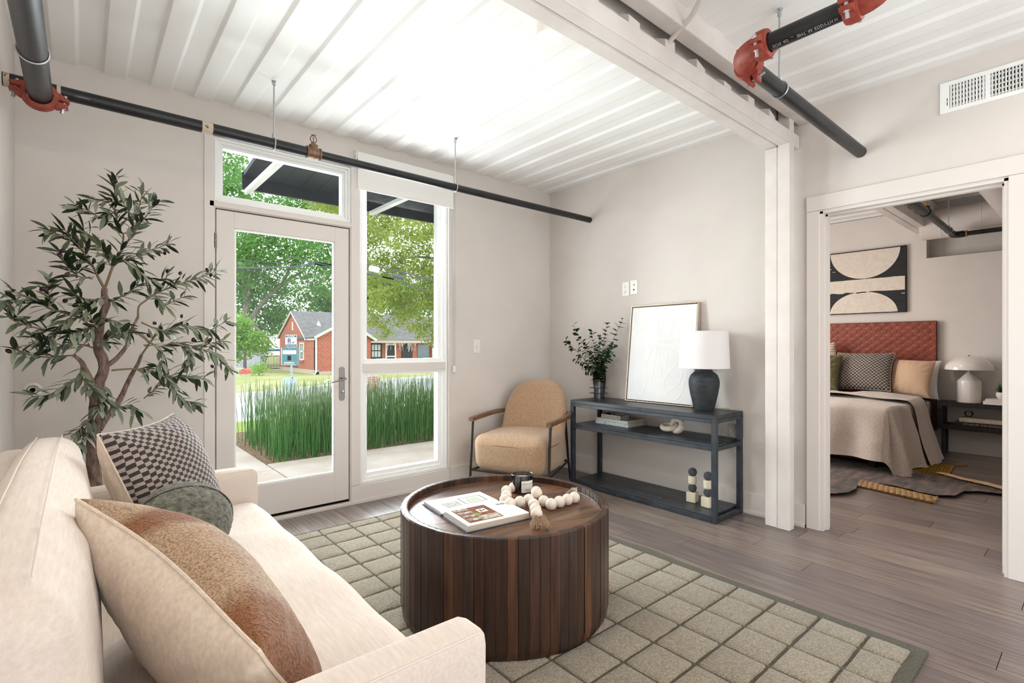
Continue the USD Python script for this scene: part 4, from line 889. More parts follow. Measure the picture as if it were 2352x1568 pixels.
# books, box and knot on the middle shelf
SZ = .5235
def closed_book(name, label, x0, x1, y0, y1, z, h, cover, spine='x0', group=None):
    t = Thing(name, label, 'book', ((x0 + x1) / 2, (y0 + y1) / 2, z), group)
    t.part('page_block', MB().box(x0 + .006, x1 - .004, y0 + .004, y1 - .004, z + .003, z + h - .003), m_pedge, False)
    t.part('cover', MB().rbox(x0, x1, y0, y1, z, z + .0032, .001, 1).rbox(x0, x1, y0, y1, z + h - .0032, z + h, .001, 1).rbox(x0, x0 + .006, y0, y1, z, z + h, .002, 2), cover, 30)
    return t
b1 = closed_book('book', 'thick pale blue-grey book at the bottom of the stack under the chevron box', 3.345, 3.580, 2.505, 2.845, SZ, .030, mat('book_pale_blue', '#c9d2d8', .6, .3, col2='#8fa9bb', ns=(9, 40, 30), ramp=(.5, .68)))
b2 = closed_book('book', 'thinner cream book on top of the pale blue book under the chevron box', 3.350, 3.580, 2.515, 2.835, SZ + .0302, .020, mat('book_cream', '#ddd3c6', .6, .3))
cb = Thing('chevron_box', 'small black and white chevron inlaid tray on the stacked books', 'tray', (3.42, 2.70, SZ + .0504)); zb = SZ + .0504
x0, x1, y0, y1, H = 3.362, 3.482, 2.588, 2.798, .034; m_inlk = mat('inlay_black', '#131416', .3, .5); m_inlw = mat('inlay_bone', '#e9e5dd', .35, .5)
for q in ((x0, x0 + .008, y0, y1), (x1 - .008, x1, y0, y1), (x0 + .008, x1 - .008, y0, y0 + .008), (x0 + .008, x1 - .008, y1 - .008, y1)): cb.part('wall', MB().box(*q, zb, zb + H), m_inlk, False)
cb.part('floor_panel', MB().box(x0 + .008, x1 - .008, y0 + .008, y1 - .008, zb, zb + .005), m_inlk, False)
def inlay(axis, fixed, sgn, a0, a1):
    n = int((a1 - a0) / .0148)
    for i in range(n):
        for r_, zz in ((0, 0), (1, 1)):
            u = a0 + (i + .1) * (a1 - a0) / n; s_ = .007 if r_ else -.007; o = 0 if r_ else .007
            q = [(u + o, zb + zz * H / 2 + .0015), (u + .0075 + o, zb + zz * H / 2 + .0015), (u + .0075 + o + s_, zb + (zz + 1) * H / 2 - .0008), (u + o + s_, zb + (zz + 1) * H / 2 - .0008)]
            cb.part('inlay_tile', MB().prism(q, fixed if sgn > 0 else fixed - .0006, fixed + .0006 if sgn > 0 else fixed, 'yzx' if axis == 'x' else 'xzy'), m_inlw, False)
inlay('x', x0, -1, y0 + .003, y1 - .006); inlay('y', y0, -1, x0 + .003, x1 - .006); inlay('x', x1 - .008, -1, y0 + .01, y1 - .012)
kn = Thing('knot_ornament', 'cream ceramic ornament of two interlocked links on the middle shelf', 'ornament', (3.395, 2.125, SZ)); m_knot = mat('knot_ceramic', '#d8cec2', .55, .35, col2='#c9bdae', ns=(25, 25, 25), bump=.1, bs=(90, 90, 90))
def link(c, B, a, b_, r): return MB().tube([np.array(c) + B @ np.array([a * math.cos(t), b_ * math.sin(t), 0]) for t in np.linspace(0, 2 * PI, 49)], r, 16, False)
kn.part('link', link((3.392, 2.155, SZ + .050), onb((-.35, .05, .92), (.15, -1, -.1)), .056, .036, .0225), m_knot)
kn.part('link', link((3.395, 2.095, SZ + .068), onb((-.93, .25, .25), (0, -1, 0)), .045, .045, .0225), m_knot)

# stacked totems on the bottom shelf
m_pale = mat('pale_wood', '#e2d8c4', .6, .3, col2='#d6c9ae', ns=(25, 25, 4), det=5); m_char = mat('charred_wood', '#3d3e41', .8, .2, col2='#5c5e62', ns=(10, 10, 90), bump=.5, bs=(12, 12, 150), bdist=.002)
for k, (sx, sy, lab_, r_) in enumerate(((3.395, 1.972, 'stacked totem of pale blocks and charred balls in the middle of the bottom shelf', .15), (3.368, 1.838, 'stacked totem of pale blocks and charred balls partly hidden by the console leg', -.05))):
    t = Thing('totem', lab_, 'ornament', (sx, sy, .0503), 'pair of stacked totems'); z = .0503; R = rotz(r_)
    t.part('block', MB().rbox(-.034, .034, -.034, .034, 0, .070, .004, 2).move(R, (sx, sy, z)), m_pale, 30)
    t.part('ball', MB().ball((sx, sy, z + .098), .030, 20), m_char); t.part('drum', MB().lathe([(0, 0), (.024, 0), (.029, .006), (.030, .012), (.030, .055), (.028, .06), (0, .06)], 28, (sx, sy, z + .126)), m_pale); t.part('ball', MB().ball((sx + .003, sy, z + .214), .0305, 20), m_char)

# ---------------------------------------------------------------- olive tree
TREE = [
 ('t', [(0.042,3.03,0.71),(0.049,3.03,0.87),(0.052,3.03,0.97),(0.061,3.03,1.01),(0.08,3.03,1.07),(0.077,3.03,1.12),(0.061,3.03,1.169),(0.063,3.03,1.241),(0.072,3.03,1.316),(0.091,3.03,1.376),(0.083,3.03,1.414),(0.083,3.03,1.45)], 0.028, 0.014),
 ('t', [(0.052,3.03,0.984),(0.028,3.017,1.036),(0.012,3.005,1.079),(0.001,2.992,1.111),(-0.024,2.98,1.141)], 0.018, 0.008),
 ('b', [(-0.024,2.98,1.141),(-0.067,2.96,1.138),(-0.117,2.94,1.135),(-0.155,2.92,1.145),(-0.176,2.9,1.149),(-0.198,2.88,1.164),(-0.212,2.86,1.167)], 0.004, 0.0015),
 ('t', [(0.061,3.03,0.798),(0.083,3.045,0.835),(0.103,3.06,0.864),(0.133,3.075,0.91),(0.149,3.09,0.939),(0.168,3.105,0.988),(0.191,3.12,1.043),(0.216,3.135,1.094),(0.231,3.15,1.137)], 0.018, 0.008),
 ('b', [(0.231,3.15,1.137),(0.263,3.17,1.189),(0.291,3.19,1.232),(0.322,3.21,1.26),(0.368,3.23,1.268)], 0.005, 0.0015),
 ('t', [(0.091,3.03,1.09),(0.118,3.038,1.113),(0.138,3.047,1.137),(0.167,3.055,1.183),(0.179,3.063,1.223),(0.188,3.072,1.265),(0.212,3.08,1.323)], 0.013, 0.006),
 ('b', [(0.212,3.08,1.323),(0.217,3.097,1.376),(0.246,3.113,1.409),(0.282,3.13,1.443),(0.331,3.147,1.474),(0.386,3.163,1.504),(0.45,3.18,1.534),(0.507,3.197,1.56),(0.545,3.213,1.581),(0.576,3.23,1.605)], 0.005, 0.0015),
 ('b', [(0.109,3.01,1.069),(0.147,3.02,1.072),(0.18,3.03,1.073),(0.218,3.04,1.069),(0.248,3.05,1.064),(0.286,3.06,1.049),(0.319,3.07,1.03),(0.37,3.08,1.023),(0.43,3.09,1.025),(0.468,3.1,1.014),(0.504,3.11,1.009)], 0.005, 0.0015),
 ('b', [(0.319,3.07,1.03),(0.342,3.08,1.002),(0.356,3.09,0.979),(0.372,3.1,0.946),(0.387,3.11,0.915),(0.422,3.12,0.894),(0.463,3.13,0.877)], 0.003, 0.0015),
 ('b', [(0.236,3.09,0.923),(0.263,3.1,0.948),(0.287,3.11,0.966),(0.31,3.12,0.993),(0.338,3.13,1.013)], 0.003, 0.0015),
 ('b', [(0.083,3.03,1.45),(0.091,3.025,1.475),(0.111,3.021,1.547),(0.13,3.016,1.6),(0.151,3.012,1.645),(0.171,3.007,1.681),(0.189,3.003,1.712),(0.213,2.998,1.763),(0.237,2.994,1.803),(0.248,2.989,1.825),(0.265,2.985,1.856),(0.275,2.98,1.88)], 0.007, 0.0015),
 ('b', [(0.144,3.03,1.634),(0.154,3.039,1.703),(0.145,3.048,1.726),(0.135,3.057,1.751),(0.128,3.066,1.787),(0.125,3.074,1.821),(0.123,3.083,1.858),(0.122,3.092,1.897),(0.123,3.101,1.943),(0.125,3.11,1.994)], 0.0045, 0.0015),
 ('b', [(0.189,3.01,1.713),(0.192,3.022,1.747),(0.191,3.033,1.78),(0.186,3.045,1.809),(0.169,3.057,1.839),(0.151,3.068,1.872),(0.133,3.08,1.876)], 0.003, 0.0015),
 ('b', [(0.18,3.03,1.794),(0.202,3.05,1.819),(0.213,3.07,1.854),(0.222,3.09,1.888),(0.23,3.11,1.926),(0.239,3.13,1.954)], 0.003, 0.0015),
 ('b', [(0.125,3.07,1.82),(0.096,3.055,1.802),(0.067,3.04,1.784),(0.044,3.025,1.787),(0.021,3.01,1.79),(-0.002,2.995,1.797),(-0.021,2.98,1.806)], 0.003, 0.0015),
 ('b', [(0.122,3.09,1.87),(0.1,3.075,1.869),(0.081,3.06,1.862),(0.055,3.045,1.858),(0.028,3.03,1.848)], 0.0025, 0.0012),
 ('b', [(0.083,3.03,1.45),(0.067,3.017,1.482),(0.051,3.003,1.52),(0.039,2.99,1.547),(0.02,2.977,1.578),(0.004,2.963,1.606),(-0.015,2.95,1.632),(-0.034,2.937,1.654),(-0.049,2.923,1.677),(-0.062,2.91,1.689)], 0.006, 0.0015),
 ('b', [(-0.034,2.94,1.655),(-0.055,2.925,1.659),(-0.08,2.91,1.661),(-0.1,2.895,1.666),(-0.116,2.88,1.665)], 0.003, 0.0012),
 ('b', [(-0.015,3.0,1.488),(-0.018,2.986,1.521),(-0.034,2.972,1.547),(-0.048,2.958,1.545),(-0.06,2.944,1.569),(-0.071,2.93,1.594)], 0.004, 0.0015),
 ('b', [(0.039,3.03,1.491),(0.013,3.005,1.494),(-0.012,2.98,1.494),(-0.038,2.955,1.519),(-0.052,2.93,1.538)], 0.003, 0.0015),
 ('b', [(0.004,2.95,1.604),(0.02,2.97,1.64),(0.025,2.99,1.667),(0.013,3.01,1.694),(0.006,3.03,1.726)], 0.003, 0.0015),
 ('b', [(0.11,2.99,1.544),(0.094,2.965,1.569),(0.08,2.94,1.594),(0.068,2.915,1.618),(0.052,2.89,1.632)], 0.003, 0.0015),
 ('b', [(0.112,3.03,1.548),(0.14,3.053,1.585),(0.183,3.077,1.61),(0.219,3.1,1.632),(0.256,3.123,1.661),(0.294,3.147,1.68),(0.343,3.17,1.712)], 0.003, 0.0015),
 ('b', [(0.131,3.03,1.602),(0.164,3.038,1.586),(0.198,3.047,1.569),(0.224,3.055,1.535),(0.251,3.063,1.513),(0.291,3.072,1.506),(0.333,3.08,1.528)], 0.003, 0.0015),
 ('b', [(0.059,3.03,1.231),(0.031,3.015,1.266),(0.004,3.0,1.305),(-0.039,2.985,1.322),(-0.072,2.97,1.333),(-0.102,2.955,1.342),(-0.126,2.94,1.361),(-0.152,2.925,1.375),(-0.174,2.91,1.389),(-0.196,2.895,1.397),(-0.214,2.88,1.405)], 0.006, 0.0015),
 ('b', [(-0.106,2.94,1.341),(-0.105,2.932,1.376),(-0.106,2.925,1.413),(-0.106,2.917,1.44),(-0.102,2.91,1.467)], 0.003, 0.0015),
 ('b', [(-0.152,2.91,1.374),(-0.173,2.897,1.374),(-0.198,2.885,1.368),(-0.222,2.872,1.369),(-0.236,2.86,1.364)], 0.0025, 0.0012),
 ('b', [(0.045,3.03,1.173),(0.021,3.016,1.183),(-0.003,3.001,1.189),(-0.039,2.987,1.191),(-0.067,2.973,1.181),(-0.095,2.959,1.172),(-0.129,2.944,1.191),(-0.151,2.93,1.218)], 0.004, 0.0015),
 ('b', [(-0.053,2.98,1.277),(-0.074,2.965,1.263),(-0.096,2.95,1.247),(-0.126,2.935,1.253),(-0.157,2.92,1.263),(-0.18,2.905,1.271),(-0.204,2.89,1.283),(-0.216,2.875,1.292),(-0.228,2.86,1.305)], 0.004, 0.0015),
 ('b', [(-0.024,2.98,1.322),(-0.053,2.958,1.286),(-0.073,2.935,1.262),(-0.094,2.912,1.224),(-0.109,2.89,1.2)], 0.003, 0.0015),
 ('b', [(0.015,3.03,1.072),(0.004,3.024,1.052),(-0.006,3.018,1.039),(-0.033,3.011,1.019),(-0.061,3.005,1.002),(-0.075,2.999,0.984),(-0.088,2.992,0.975),(-0.124,2.986,0.968),(-0.162,2.98,0.968)], 0.003, 0.0012),
 ('b', [(0.001,3.01,1.093),(-0.002,2.985,1.064),(0.005,2.96,1.04),(0.02,2.935,1.017),(0.035,2.91,0.989)], 0.003, 0.0015),
 ('b', [(0.187,3.05,1.265),(0.233,3.056,1.223),(0.291,3.062,1.179),(0.341,3.068,1.192),(0.382,3.074,1.198),(0.43,3.08,1.185),(0.476,3.086,1.167),(0.517,3.092,1.15),(0.552,3.098,1.131),(0.584,3.104,1.098),(0.611,3.11,1.064)], 0.005, 0.0015),
 ('b', [(0.225,3.07,1.298),(0.27,3.077,1.274),(0.317,3.083,1.257),(0.362,3.09,1.276),(0.408,3.097,1.293),(0.455,3.103,1.276),(0.5,3.11,1.27),(0.531,3.117,1.269),(0.573,3.123,1.296),(0.61,3.13,1.321)], 0.004, 0.0015),
 ('b', [(0.384,3.09,1.198),(0.416,3.075,1.169),(0.43,3.06,1.136),(0.418,3.045,1.103),(0.401,3.03,1.07)], 0.003, 0.0015),
 ('b', [(0.477,3.09,1.167),(0.509,3.07,1.192),(0.544,3.05,1.203),(0.57,3.03,1.208)], 0.003, 0.0015),
 ('b', [(0.292,3.07,1.178),(0.311,3.04,1.138),(0.302,3.01,1.095),(0.278,2.98,1.076)], 0.003, 0.0015),
 ('b', [(0.07,3.0,0.971),(0.082,2.983,0.962),(0.086,2.966,0.943),(0.096,2.949,0.924),(0.114,2.931,0.904),(0.142,2.914,0.907),(0.177,2.897,0.912),(0.191,2.88,0.883)], 0.004, 0.0015),
 ('b', [(0.082,2.99,1.011),(0.078,2.96,0.983),(0.08,2.93,0.95),(0.067,2.9,0.924),(0.056,2.87,0.905)], 0.003, 0.0015),
 ('b', [(0.054,3.01,0.871),(0.028,2.99,0.846),(0.011,2.97,0.831),(-0.005,2.95,0.815),(-0.021,2.93,0.801)], 0.003, 0.0012),
 ('b', [(0.048,3.0,0.853),(0.028,2.97,0.809),(0.013,2.94,0.786),(0.002,2.91,0.757)], 0.003, 0.0012),
 ('b', [(0.064,3.01,1.251),(0.043,2.975,1.289),(0.028,2.94,1.323),(0.013,2.905,1.339),(-0.009,2.87,1.359)], 0.003, 0.0015),
 ('b', [(0.074,3.0,1.311),(0.104,2.962,1.301),(0.134,2.925,1.286),(0.156,2.888,1.266),(0.17,2.85,1.24)], 0.003, 0.0015),
 ('b', [(0.063,3.0,1.191),(0.088,2.95,1.211),(0.113,2.9,1.23),(0.142,2.85,1.239)], 0.003, 0.0015),
 ('b', [(0.063,3.0,1.281),(0.028,2.95,1.259),(-0.002,2.9,1.244),(-0.037,2.85,1.231)], 0.003, 0.0015),
 ('b', [(0.083,3.03,1.394),(0.117,3.005,1.394),(0.145,2.98,1.414),(0.176,2.955,1.439),(0.204,2.93,1.465)], 0.003, 0.0015),
 ('b', [(0.282,3.13,1.443),(0.303,3.142,1.414),(0.332,3.155,1.394),(0.371,3.168,1.419),(0.421,3.18,1.446)], 0.003, 0.0015),
 ('b', [(0.082,3.01,1.412),(0.051,2.985,1.389),(0.02,2.96,1.385),(-0.006,2.935,1.398),(-0.026,2.91,1.413)], 0.003, 0.0015),
]
OLIVES = [(0.123,3.03,1.955),(0.105,3.03,1.75),(-0.061,2.9,1.589),(-0.07,2.9,1.571),(-0.045,2.9,1.49),(-0.124,2.9,1.421),(-0.111,2.9,1.422),(-0.052,2.9,1.377),(-0.009,2.9,1.376),(-0.019,2.9,1.36),(0.036,3.03,1.297),(0.325,3.11,1.654),(0.336,3.11,1.564),(0.391,3.11,1.558),(0.512,3.11,1.586),(0.53,3.11,1.56),(0.398,3.11,1.336),(0.396,3.11,1.3),(0.423,3.11,1.292),(0.283,3.11,1.297),(0.258,3.11,1.235),(0.448,3.11,1.215),(0.456,3.11,1.21),(-0.225,2.9,1.162),(0.092,3.03,1.303),(0.092,3.03,1.189),(0.097,3.03,1.179),(0.323,3.11,1.07),(0.327,3.11,1.059),(0.536,3.11,1.073),(0.01,2.9,0.809),(0.309,3.11,1.275),(0.102,3.03,0.957)]

m_bark = mat('olive_bark', '#5d4c45', .9, .1, col2='#8b776c', ns=(60, 60, 25), ramp=(.35, .65), bump=1., bs=(70, 70, 35), bdist=.008); m_otwig = mat('olive_twig', '#7b6a55', .8, .2)
m_oleaf = [leaf_mat('olive_leaf_%d' % k, a, b_, u_, .42, .15) for k, (a, b_, u_) in enumerate((('#26331f', '#41522f', '#75806a'), ('#2f4027', '#4e5f3e', '#868f78'), ('#212d1d', '#36462b', '#6d785f'), ('#5b664d', '#768068', '#8f9882')))]
m_olive = mat('olive_fruit', '#1b1418', .22, .5, rnd=.3, col2='#3a1d22', ns=(6, 6, 6))
OT = (.058, 3.04, 0); ot = Thing('olive_tree', 'artificial olive tree with dark olives in the corner behind the sofa', 'tree', OT)
ot.part('pot', MB().lathe([(0, 0), (.12, 0), (.145, .05), (.155, .28), (.145, .285), (.14, .26), (0, .255)], 36, OT), mat('tree_pot', '#8a8378', .8)); ot.part('soil', MB().lathe([(.142, .258), (0, .262)], 30, OT), m_dark)
def leaf_strip(c, d, up, L, wd, curl, tw):
    d = d / np.linalg.norm(d); n = up - d * (up @ d); n /= np.linalg.norm(n) + 1e-9; s_ = np.cross(n, d); R = []
    for t, q in ((0, .10), (.18, .62), (.42, 1.), (.68, .84), (.88, .42), (1, .03)):
        nn = n * math.cos(tw * t) + s_ * math.sin(tw * t); ss = np.cross(nn, d); R.append([c + d * L * t - n * L * curl * t * t + ss * wd / 2 * q * k + nn * abs(k) * wd * .10 * q for k in (-1, 0, 1)])
    return np.array(R)
leaves = []
for kind, P, r0, r1 in TREE:
    P = np.array(P); Q = cat_rom(P, 4); rr = np.linspace(r0, r1, len(Q))
    if kind == 't':
        if P[0][2] < .72 and r0 > .02:
            Q = np.vstack([[OT[0] + .005, OT[1], .25], [OT[0] - .01, OT[1], .5], Q]); rr = np.concatenate([[.034, .031], rr])
        rr = rr * .9 * (1 + .16 * (meshkit.fbm(Q * 30, 2, 2) - .5) * 2); ot.part('trunk' if r0 > .02 else 'branch', MB().tube(Q, rr, 12), m_bark)
        continue
    ot.part('twig', MB().tube(Q, rr, 6), m_otwig)
    S = np.concatenate([[0], np.cumsum(np.linalg.norm(np.diff(Q, axis=0), axis=1))]); s_ = S[-1] * (.22 if r0 > .004 else .10); k = 0
    while s_ < S[-1] + .001:
        c = np.array([np.interp(s_, S, Q[:, a]) for a in range(3)]); i = min(np.searchsorted(S, s_), len(Q) - 1); ax = Q[i] - Q[max(i - 1, 0)]; ax /= np.linalg.norm(ax) + 1e-9
        e1 = np.cross(ax, (0, 0, 1.)); e1 /= np.linalg.norm(e1) + 1e-9; e2 = np.cross(ax, e1); a = k * PI / 2 * .8 + RS.uniform(-.5, .5)
        last = s_ + .017 > S[-1]
        for sg in ((0, PI) if not last else (0, PI, PI / 2)):
            sd = e1 * math.cos(a + sg) + e2 * math.sin(a + sg); d = sd * RS.uniform(.6, 1.) + ax * RS.uniform(.6, 1.1) + np.array([0, 0, RS.uniform(-.35, .15)])
            L = RS.uniform(.056, .090) * (1 if S[-1] > .15 else .85); end = c + d / np.linalg.norm(d) * L
            if end[0] < XL + .012 or end[1] > YA - .02: d = d * [0.2, .2, 1] + ax; d[0] = abs(d[0])
            leaves.append(leaf_strip(c, d, sd * .3 + np.array([RS.uniform(-.4, .4), RS.uniform(-.4, .4), 1.]), L, RS.uniform(.0165, .0245), RS.uniform(.05, .32), RS.uniform(-.9, .9)))
        s_ += RS.uniform(.014, .020); k += 1
order = RS.permutation(len(leaves))
for i in order[:300]: ot.part('leaf', MB().grid(leaves[i]), m_oleaf[RS.choice(4, p=[.34, .26, .24, .16])], True)
for g in range(4):
    mb = MB()
    for i in order[300:][g::4]: mb.grid(leaves[i])
    if mb.n: ot.part('foliage', mb, m_oleaf[g], True, kind='stuff')
for c in OLIVES:
    B = onb(RS.uniform(-1, 1, 3), RS.uniform(-1, 1, 3)); mb = MB().ball((0, 0, 0), (.0088, .0088, .0125), 14); mb.move(B, c); ot.part('olive', mb, m_olive, True)
# ---------------------------------------------------------------- bedroom
m_duvet = mat('duvet', '#cfc2b8', .95, .05, col2='#b8a79b', ns=(110, 110, 110), ramp=(.38, .62), bump=.7, bs=(240, 240, 240), bdist=.004, sheen=.3)
m_sheet = mat('sheet', '#e6e0d6', .9, .1); m_blackb = mat('black_blanket', '#17191e', .95, .05, bump=.4, bs=(200, 200, 200), bdist=.003)
m_leather = mat('leather', '#8e4735', .48, .35, col2='#7a3a2b', ns=(12, 12, 12), ramp=(.35, .7), bump=.2, bs=(150, 150, 150), bdist=.001, rnd=.10)
m_darkw = mat('bed_dark_wood', '#1d1715', .5, .3)
bd = Thing('bed', 'bed with a woven brown leather headboard under an oatmeal duvet', 'bed', (6.45, 2.2, 0))
bd.part('base', MB().rbox(5.64, 7.38, 1.36, 3.15, .10, .29, .01, 2), m_darkw, 30)
for x in (5.75, 7.2):
    for y in (1.45, 3.0): bd.part('leg', MB().box(x, x + .06, y, y + .06, 0, .1), m_darkw, False)
bd.part('mattress', cushion((6.49, 2.24, .43), (.87, .93, .14), .05, 14), m_sheet)
hb = bd.part('headboard', MB().rbox(7.385, 7.428, 1.278, 3.25, .22, 1.466, .008, 2), mat('headboard_frame', '#5d2d22', .5), 30)
def strap(axis, fixed, wd, a0, a1, pitch, ph, m):
    st = np.arange(a0, a1 + 1e-6, pitch / 2); rows = []
    for i, s_ in enumerate(st):
        off = .0045 * math.sin((s_ - a0) / pitch * PI + ph); xx = 7.379 - off
        loop = [(-wd / 2, .0), (-wd / 2 + .004, -.0022), (wd / 2 - .004, -.0022), (wd / 2, 0), (wd / 2 - .003, .0018), (-wd / 2 + .003, .0018)]
        rows.append([(xx + d, fixed + w_, s_) if axis == 'v' else (xx + d, s_, fixed + w_) for w_, d in loop])
    R = np.array(rows); return MB().grid(R if axis == 'v' else R[:, ::-1], True)
for k in range(37): bd.part('leather_strap', strap('v', 1.305 + k * .0515, .047, .60, 1.462, .0425, k * PI, m_leather), m_leather, 40, hb)
for k in range(20): bd.part('leather_strap', strap('h', 1.440 - k * .0425, .038, 1.282, 3.2, .0515, (k + 1) * PI + .0, m_leather), m_leather, 40, hb)

def drape(x0, y0, top, a0, a1, b0, b1, da_, db_, ripple, flare, seed, n=(70, 90), off=0.):
    A = np.concatenate([np.linspace(a0, 0, n[0] // 2, endpoint=False), np.linspace(0, a1, n[0] // 2)]) if a0 < 0 else np.linspace(a0, a1, n[0] // 2)
    Bv = np.concatenate([np.linspace(b0, 0, n[1] // 2, endpoint=False), np.linspace(0, b1, n[1] // 2)])
    a, b = np.meshgrid(A, Bv, indexing='ij'); da, db = np.maximum(-a, 0), np.maximum(-b, 0); d = np.hypot(da, db); dd = np.maximum(d, 1e-9)
    s_ = np.where(db > 0, np.maximum(a, 0), 0) - np.where(da > 0, np.maximum(b, 0), 0) + np.arctan2(da, db + 1e-9) * -.35
    rp = ripple * (np.sin(s_ * 11 + seed) + .45 * np.sin(s_ * 21 + 2 * seed) + 1.1 * (meshkit.fbm(np.stack([s_ * 6, d * 2, np.full_like(s_, seed)], -1), 2, 5) - .5) * 2) * np.clip(d / .35, 0, 1) ** 1.3
    out = .045 * (1 - np.exp(-d / .05)) + flare * d ** 1.4 + rp + off * np.clip(d / .1, 0, 1)
    z = top - np.maximum(np.sqrt(d ** 2 + .0025) - .05, 0) * .985
    ex = np.maximum(.014 - z, 0); out = out + ex * .4
    z = np.maximum(z, .014 + .012 * np.abs(np.sin(s_ * 21 + seed)) * (ex > 0))
    puff = (meshkit.fbm(np.stack([a * 3.2, b * 3.2, np.full_like(a, seed * 1.7)], -1), 3, 8) - .5) * .05
    z = z + puff * np.clip(1 - d / .2, 0, 1) + np.where((d <= 0), .018 * np.minimum(1, np.minimum(b, 1) * 3), 0)
    P = np.stack([x0 + np.maximum(a, 0) - da / dd * out, y0 + np.maximum(b, 0) - db / dd * out, z], -1)
    return MB().grid(P)
dv = Thing('duvet', 'oatmeal wool duvet hanging to the floor at the foot of the bed', 'duvet', (6.1, 2.0, 0))
dv.part('main_layer', drape(5.62, 1.335, .608, -.52, 1.02, -.66, 1.75, 0, 0, .034, .20, 1.3), m_duvet, True)
dv.part('turned_down_edge', drape(5.62, 1.335, .640, .66, 1.16, -.68, 1.75, 0, 0, .012, .26, 4.1, (40, 90), .025), m_duvet, True)
bb_ = obj('black_throw', drape(5.62, 1.335, .592, 1.10, 1.40, -.50, 1.75, 0, 0, .004, .06, 2.2, (24, 60), .0), m_blackb, '/World', True, 'black throw showing between the duvet and the bed pillows', 'throw')

def bed_pillow(name, label, C, w, h, T, mf, mb_, tilt=.35, yaw=0., roll=0., **k):
    n = np.array([-math.cos(tilt), 0, math.sin(tilt)]); u = np.array([0, -1., 0]); B = onb(n, u); B = rotz(yaw) @ B @ rotz(roll)
    return set_pillow(name, label, C, B, w, h, T, mf, mb_, **k)
m_white = mat('white_cotton', '#ebe7e2', .9, .1)
def two_tone(n, L):
    n['sx'] = ('separate_xyz', {}); n['mr'] = ('map_range', {'from_min': -.105, 'from_max': -.10, 'to_min': 0., 'to_max': 1., 'clamp': True}); n['mx'] = ('mix_color', {'a': lin('#8d7566'), 'b': lin('#cbab8e')})
    L += [('tc.object', 'sx.vector'), ('sx.x', 'mr.value'), ('mr.result', 'mx.fac'), ('mx.result', 'p.base_color')]
m_twot = mat('two_tone_wool', '#cbab8e', .95, .05, bump=.4, bs=(250, 250, 250), bdist=.002, sheen=.2, extra=two_tone)
def stripes(n, L):
    n['w'] = ('mapping', {'scale': (0, 9., 0)}); n['wv'] = ('wave_texture', {'bands_direction': 'y', 'scale': 1.}); n['r2'] = ('rgb_ramp', {'ramp': [(.0, lin('#2a2522')), (.06, lin('#2a2522')), (.08, lin('#dcc7b6')), (1, lin('#dcc7b6'))]})
    L += [('tc.object', 'w.vector'), ('w.vector', 'wv.vector'), ('wv.fac', 'r2.fac'), ('r2.color', 'p.base_color')]
m_strip = mat('striped_cotton', '#dcc7b6', .9, .1, extra=stripes)
m_olv = mat('olive_cotton', '#57523a', .9, .1, col2='#6b6447', ns=(30, 30, 30), bump=.2, bs=(300, 300, 300), bdist=.001, sheen=.1)
bed_pillow('bed_pillow', 'white sleeping pillow against the right end of the headboard', (7.27, 1.56, .80), .66, .44, .17, m_white, m_white, .30, seed=2)
bed_pillow('bed_pillow', 'white sleeping pillow against the headboard hidden by the cushions', (7.27, 2.55, .80), .70, .44, .17, m_white, m_white, .30, seed=3)
bed_pillow('bed_cushion', 'tan wool cushion with a taupe side band at the right of the bed', (7.12, 1.485, .825), .44, .43, .16, m_twot, m_twot, .42, .0, -.06, seed=6, corner=1.2)
bed_pillow('bed_cushion', 'black and cream diamond woven cushion in the middle of the bed', (7.06, 1.90, .88), .58, .47, .18, weave_check('bed_weave', '#a0958c', '#463e3c', 52, 56, '#6f655d'), m_pback, .40, .02, .0, seed=7)
bed_pillow('bed_cushion', 'olive green cotton cushion at the left of the bed', (6.90, 2.33, .86), .48, .46, .17, m_olv, m_olv, .42, .05, -.02, seed=8, wr=.016)
bed_pillow('bed_cushion', 'beige cushion with thin black stripes behind the olive cushion', (7.12, 2.42, .93), .52, .48, .16, m_strip, m_pback, .36, .0, .35, seed=11)

# painting
pt = Thing('bedroom_painting', 'black and cream abstract painting of two half circles above the bed', 'painting', (7.425, 2.18, 1.97)); Y0, Y1, Z0, Z1 = 1.560, 2.80, 1.580, 2.366
m_pblk = mat('paint_black', '#1b1a1d', .6, .3, col2='#2c2b31', ns=(6, 3, 70), bump=.25, bs=(20, 6, 120), bdist=.002); m_pcrm = mat('paint_cream', '#ded3c7', .75, .2, col2='#d3c7ba', ns=(30, 30, 30), bump=.6, bs=(35, 35, 35), bdist=.002)
pt.part('canvas', MB().box(7.412, 7.438, Y0 + .008, Y1 - .008, Z0 + .008, Z1 - .008), m_pblk, False)
for q in ((Y0, Y0 + .008, Z0, Z1), (Y1 - .008, Y1, Z0, Z1), (Y0 + .008, Y1 - .008, Z0, Z0 + .008), (Y0 + .008, Y1 - .008, Z1 - .008, Z1)): pt.part('frame_side', MB().rbox(7.402, 7.4395, *q, .001, 1), m_pblk, 30)
lim = sbox(Y0 + .012, Z0 + .010, Y1 - .012, Z1 - .010)
hd_ = lambda cy, cz, r, rz_, a0, a1: Polygon([(cy + r * math.cos(a), cz + rz_ * math.sin(a)) for a in np.linspace(a0, a1, 60)])
def ragged(y0, y1, z0, z1, amp, seed):
    ys = np.linspace(y0, y1, 140); e = lambda s_: (meshkit.fbm(np.stack([ys * 9, np.full_like(ys, s_), ys * 0], -1), 4, seed) - .5) * 2
    lo = z0 + e(1.) * amp * np.clip((ys - 1.75) * 1.6, .02, 1); hi = z1 + e(5.) * .003; return Polygon(list(zip(ys, lo)) + list(zip(ys[::-1], hi[::-1])))
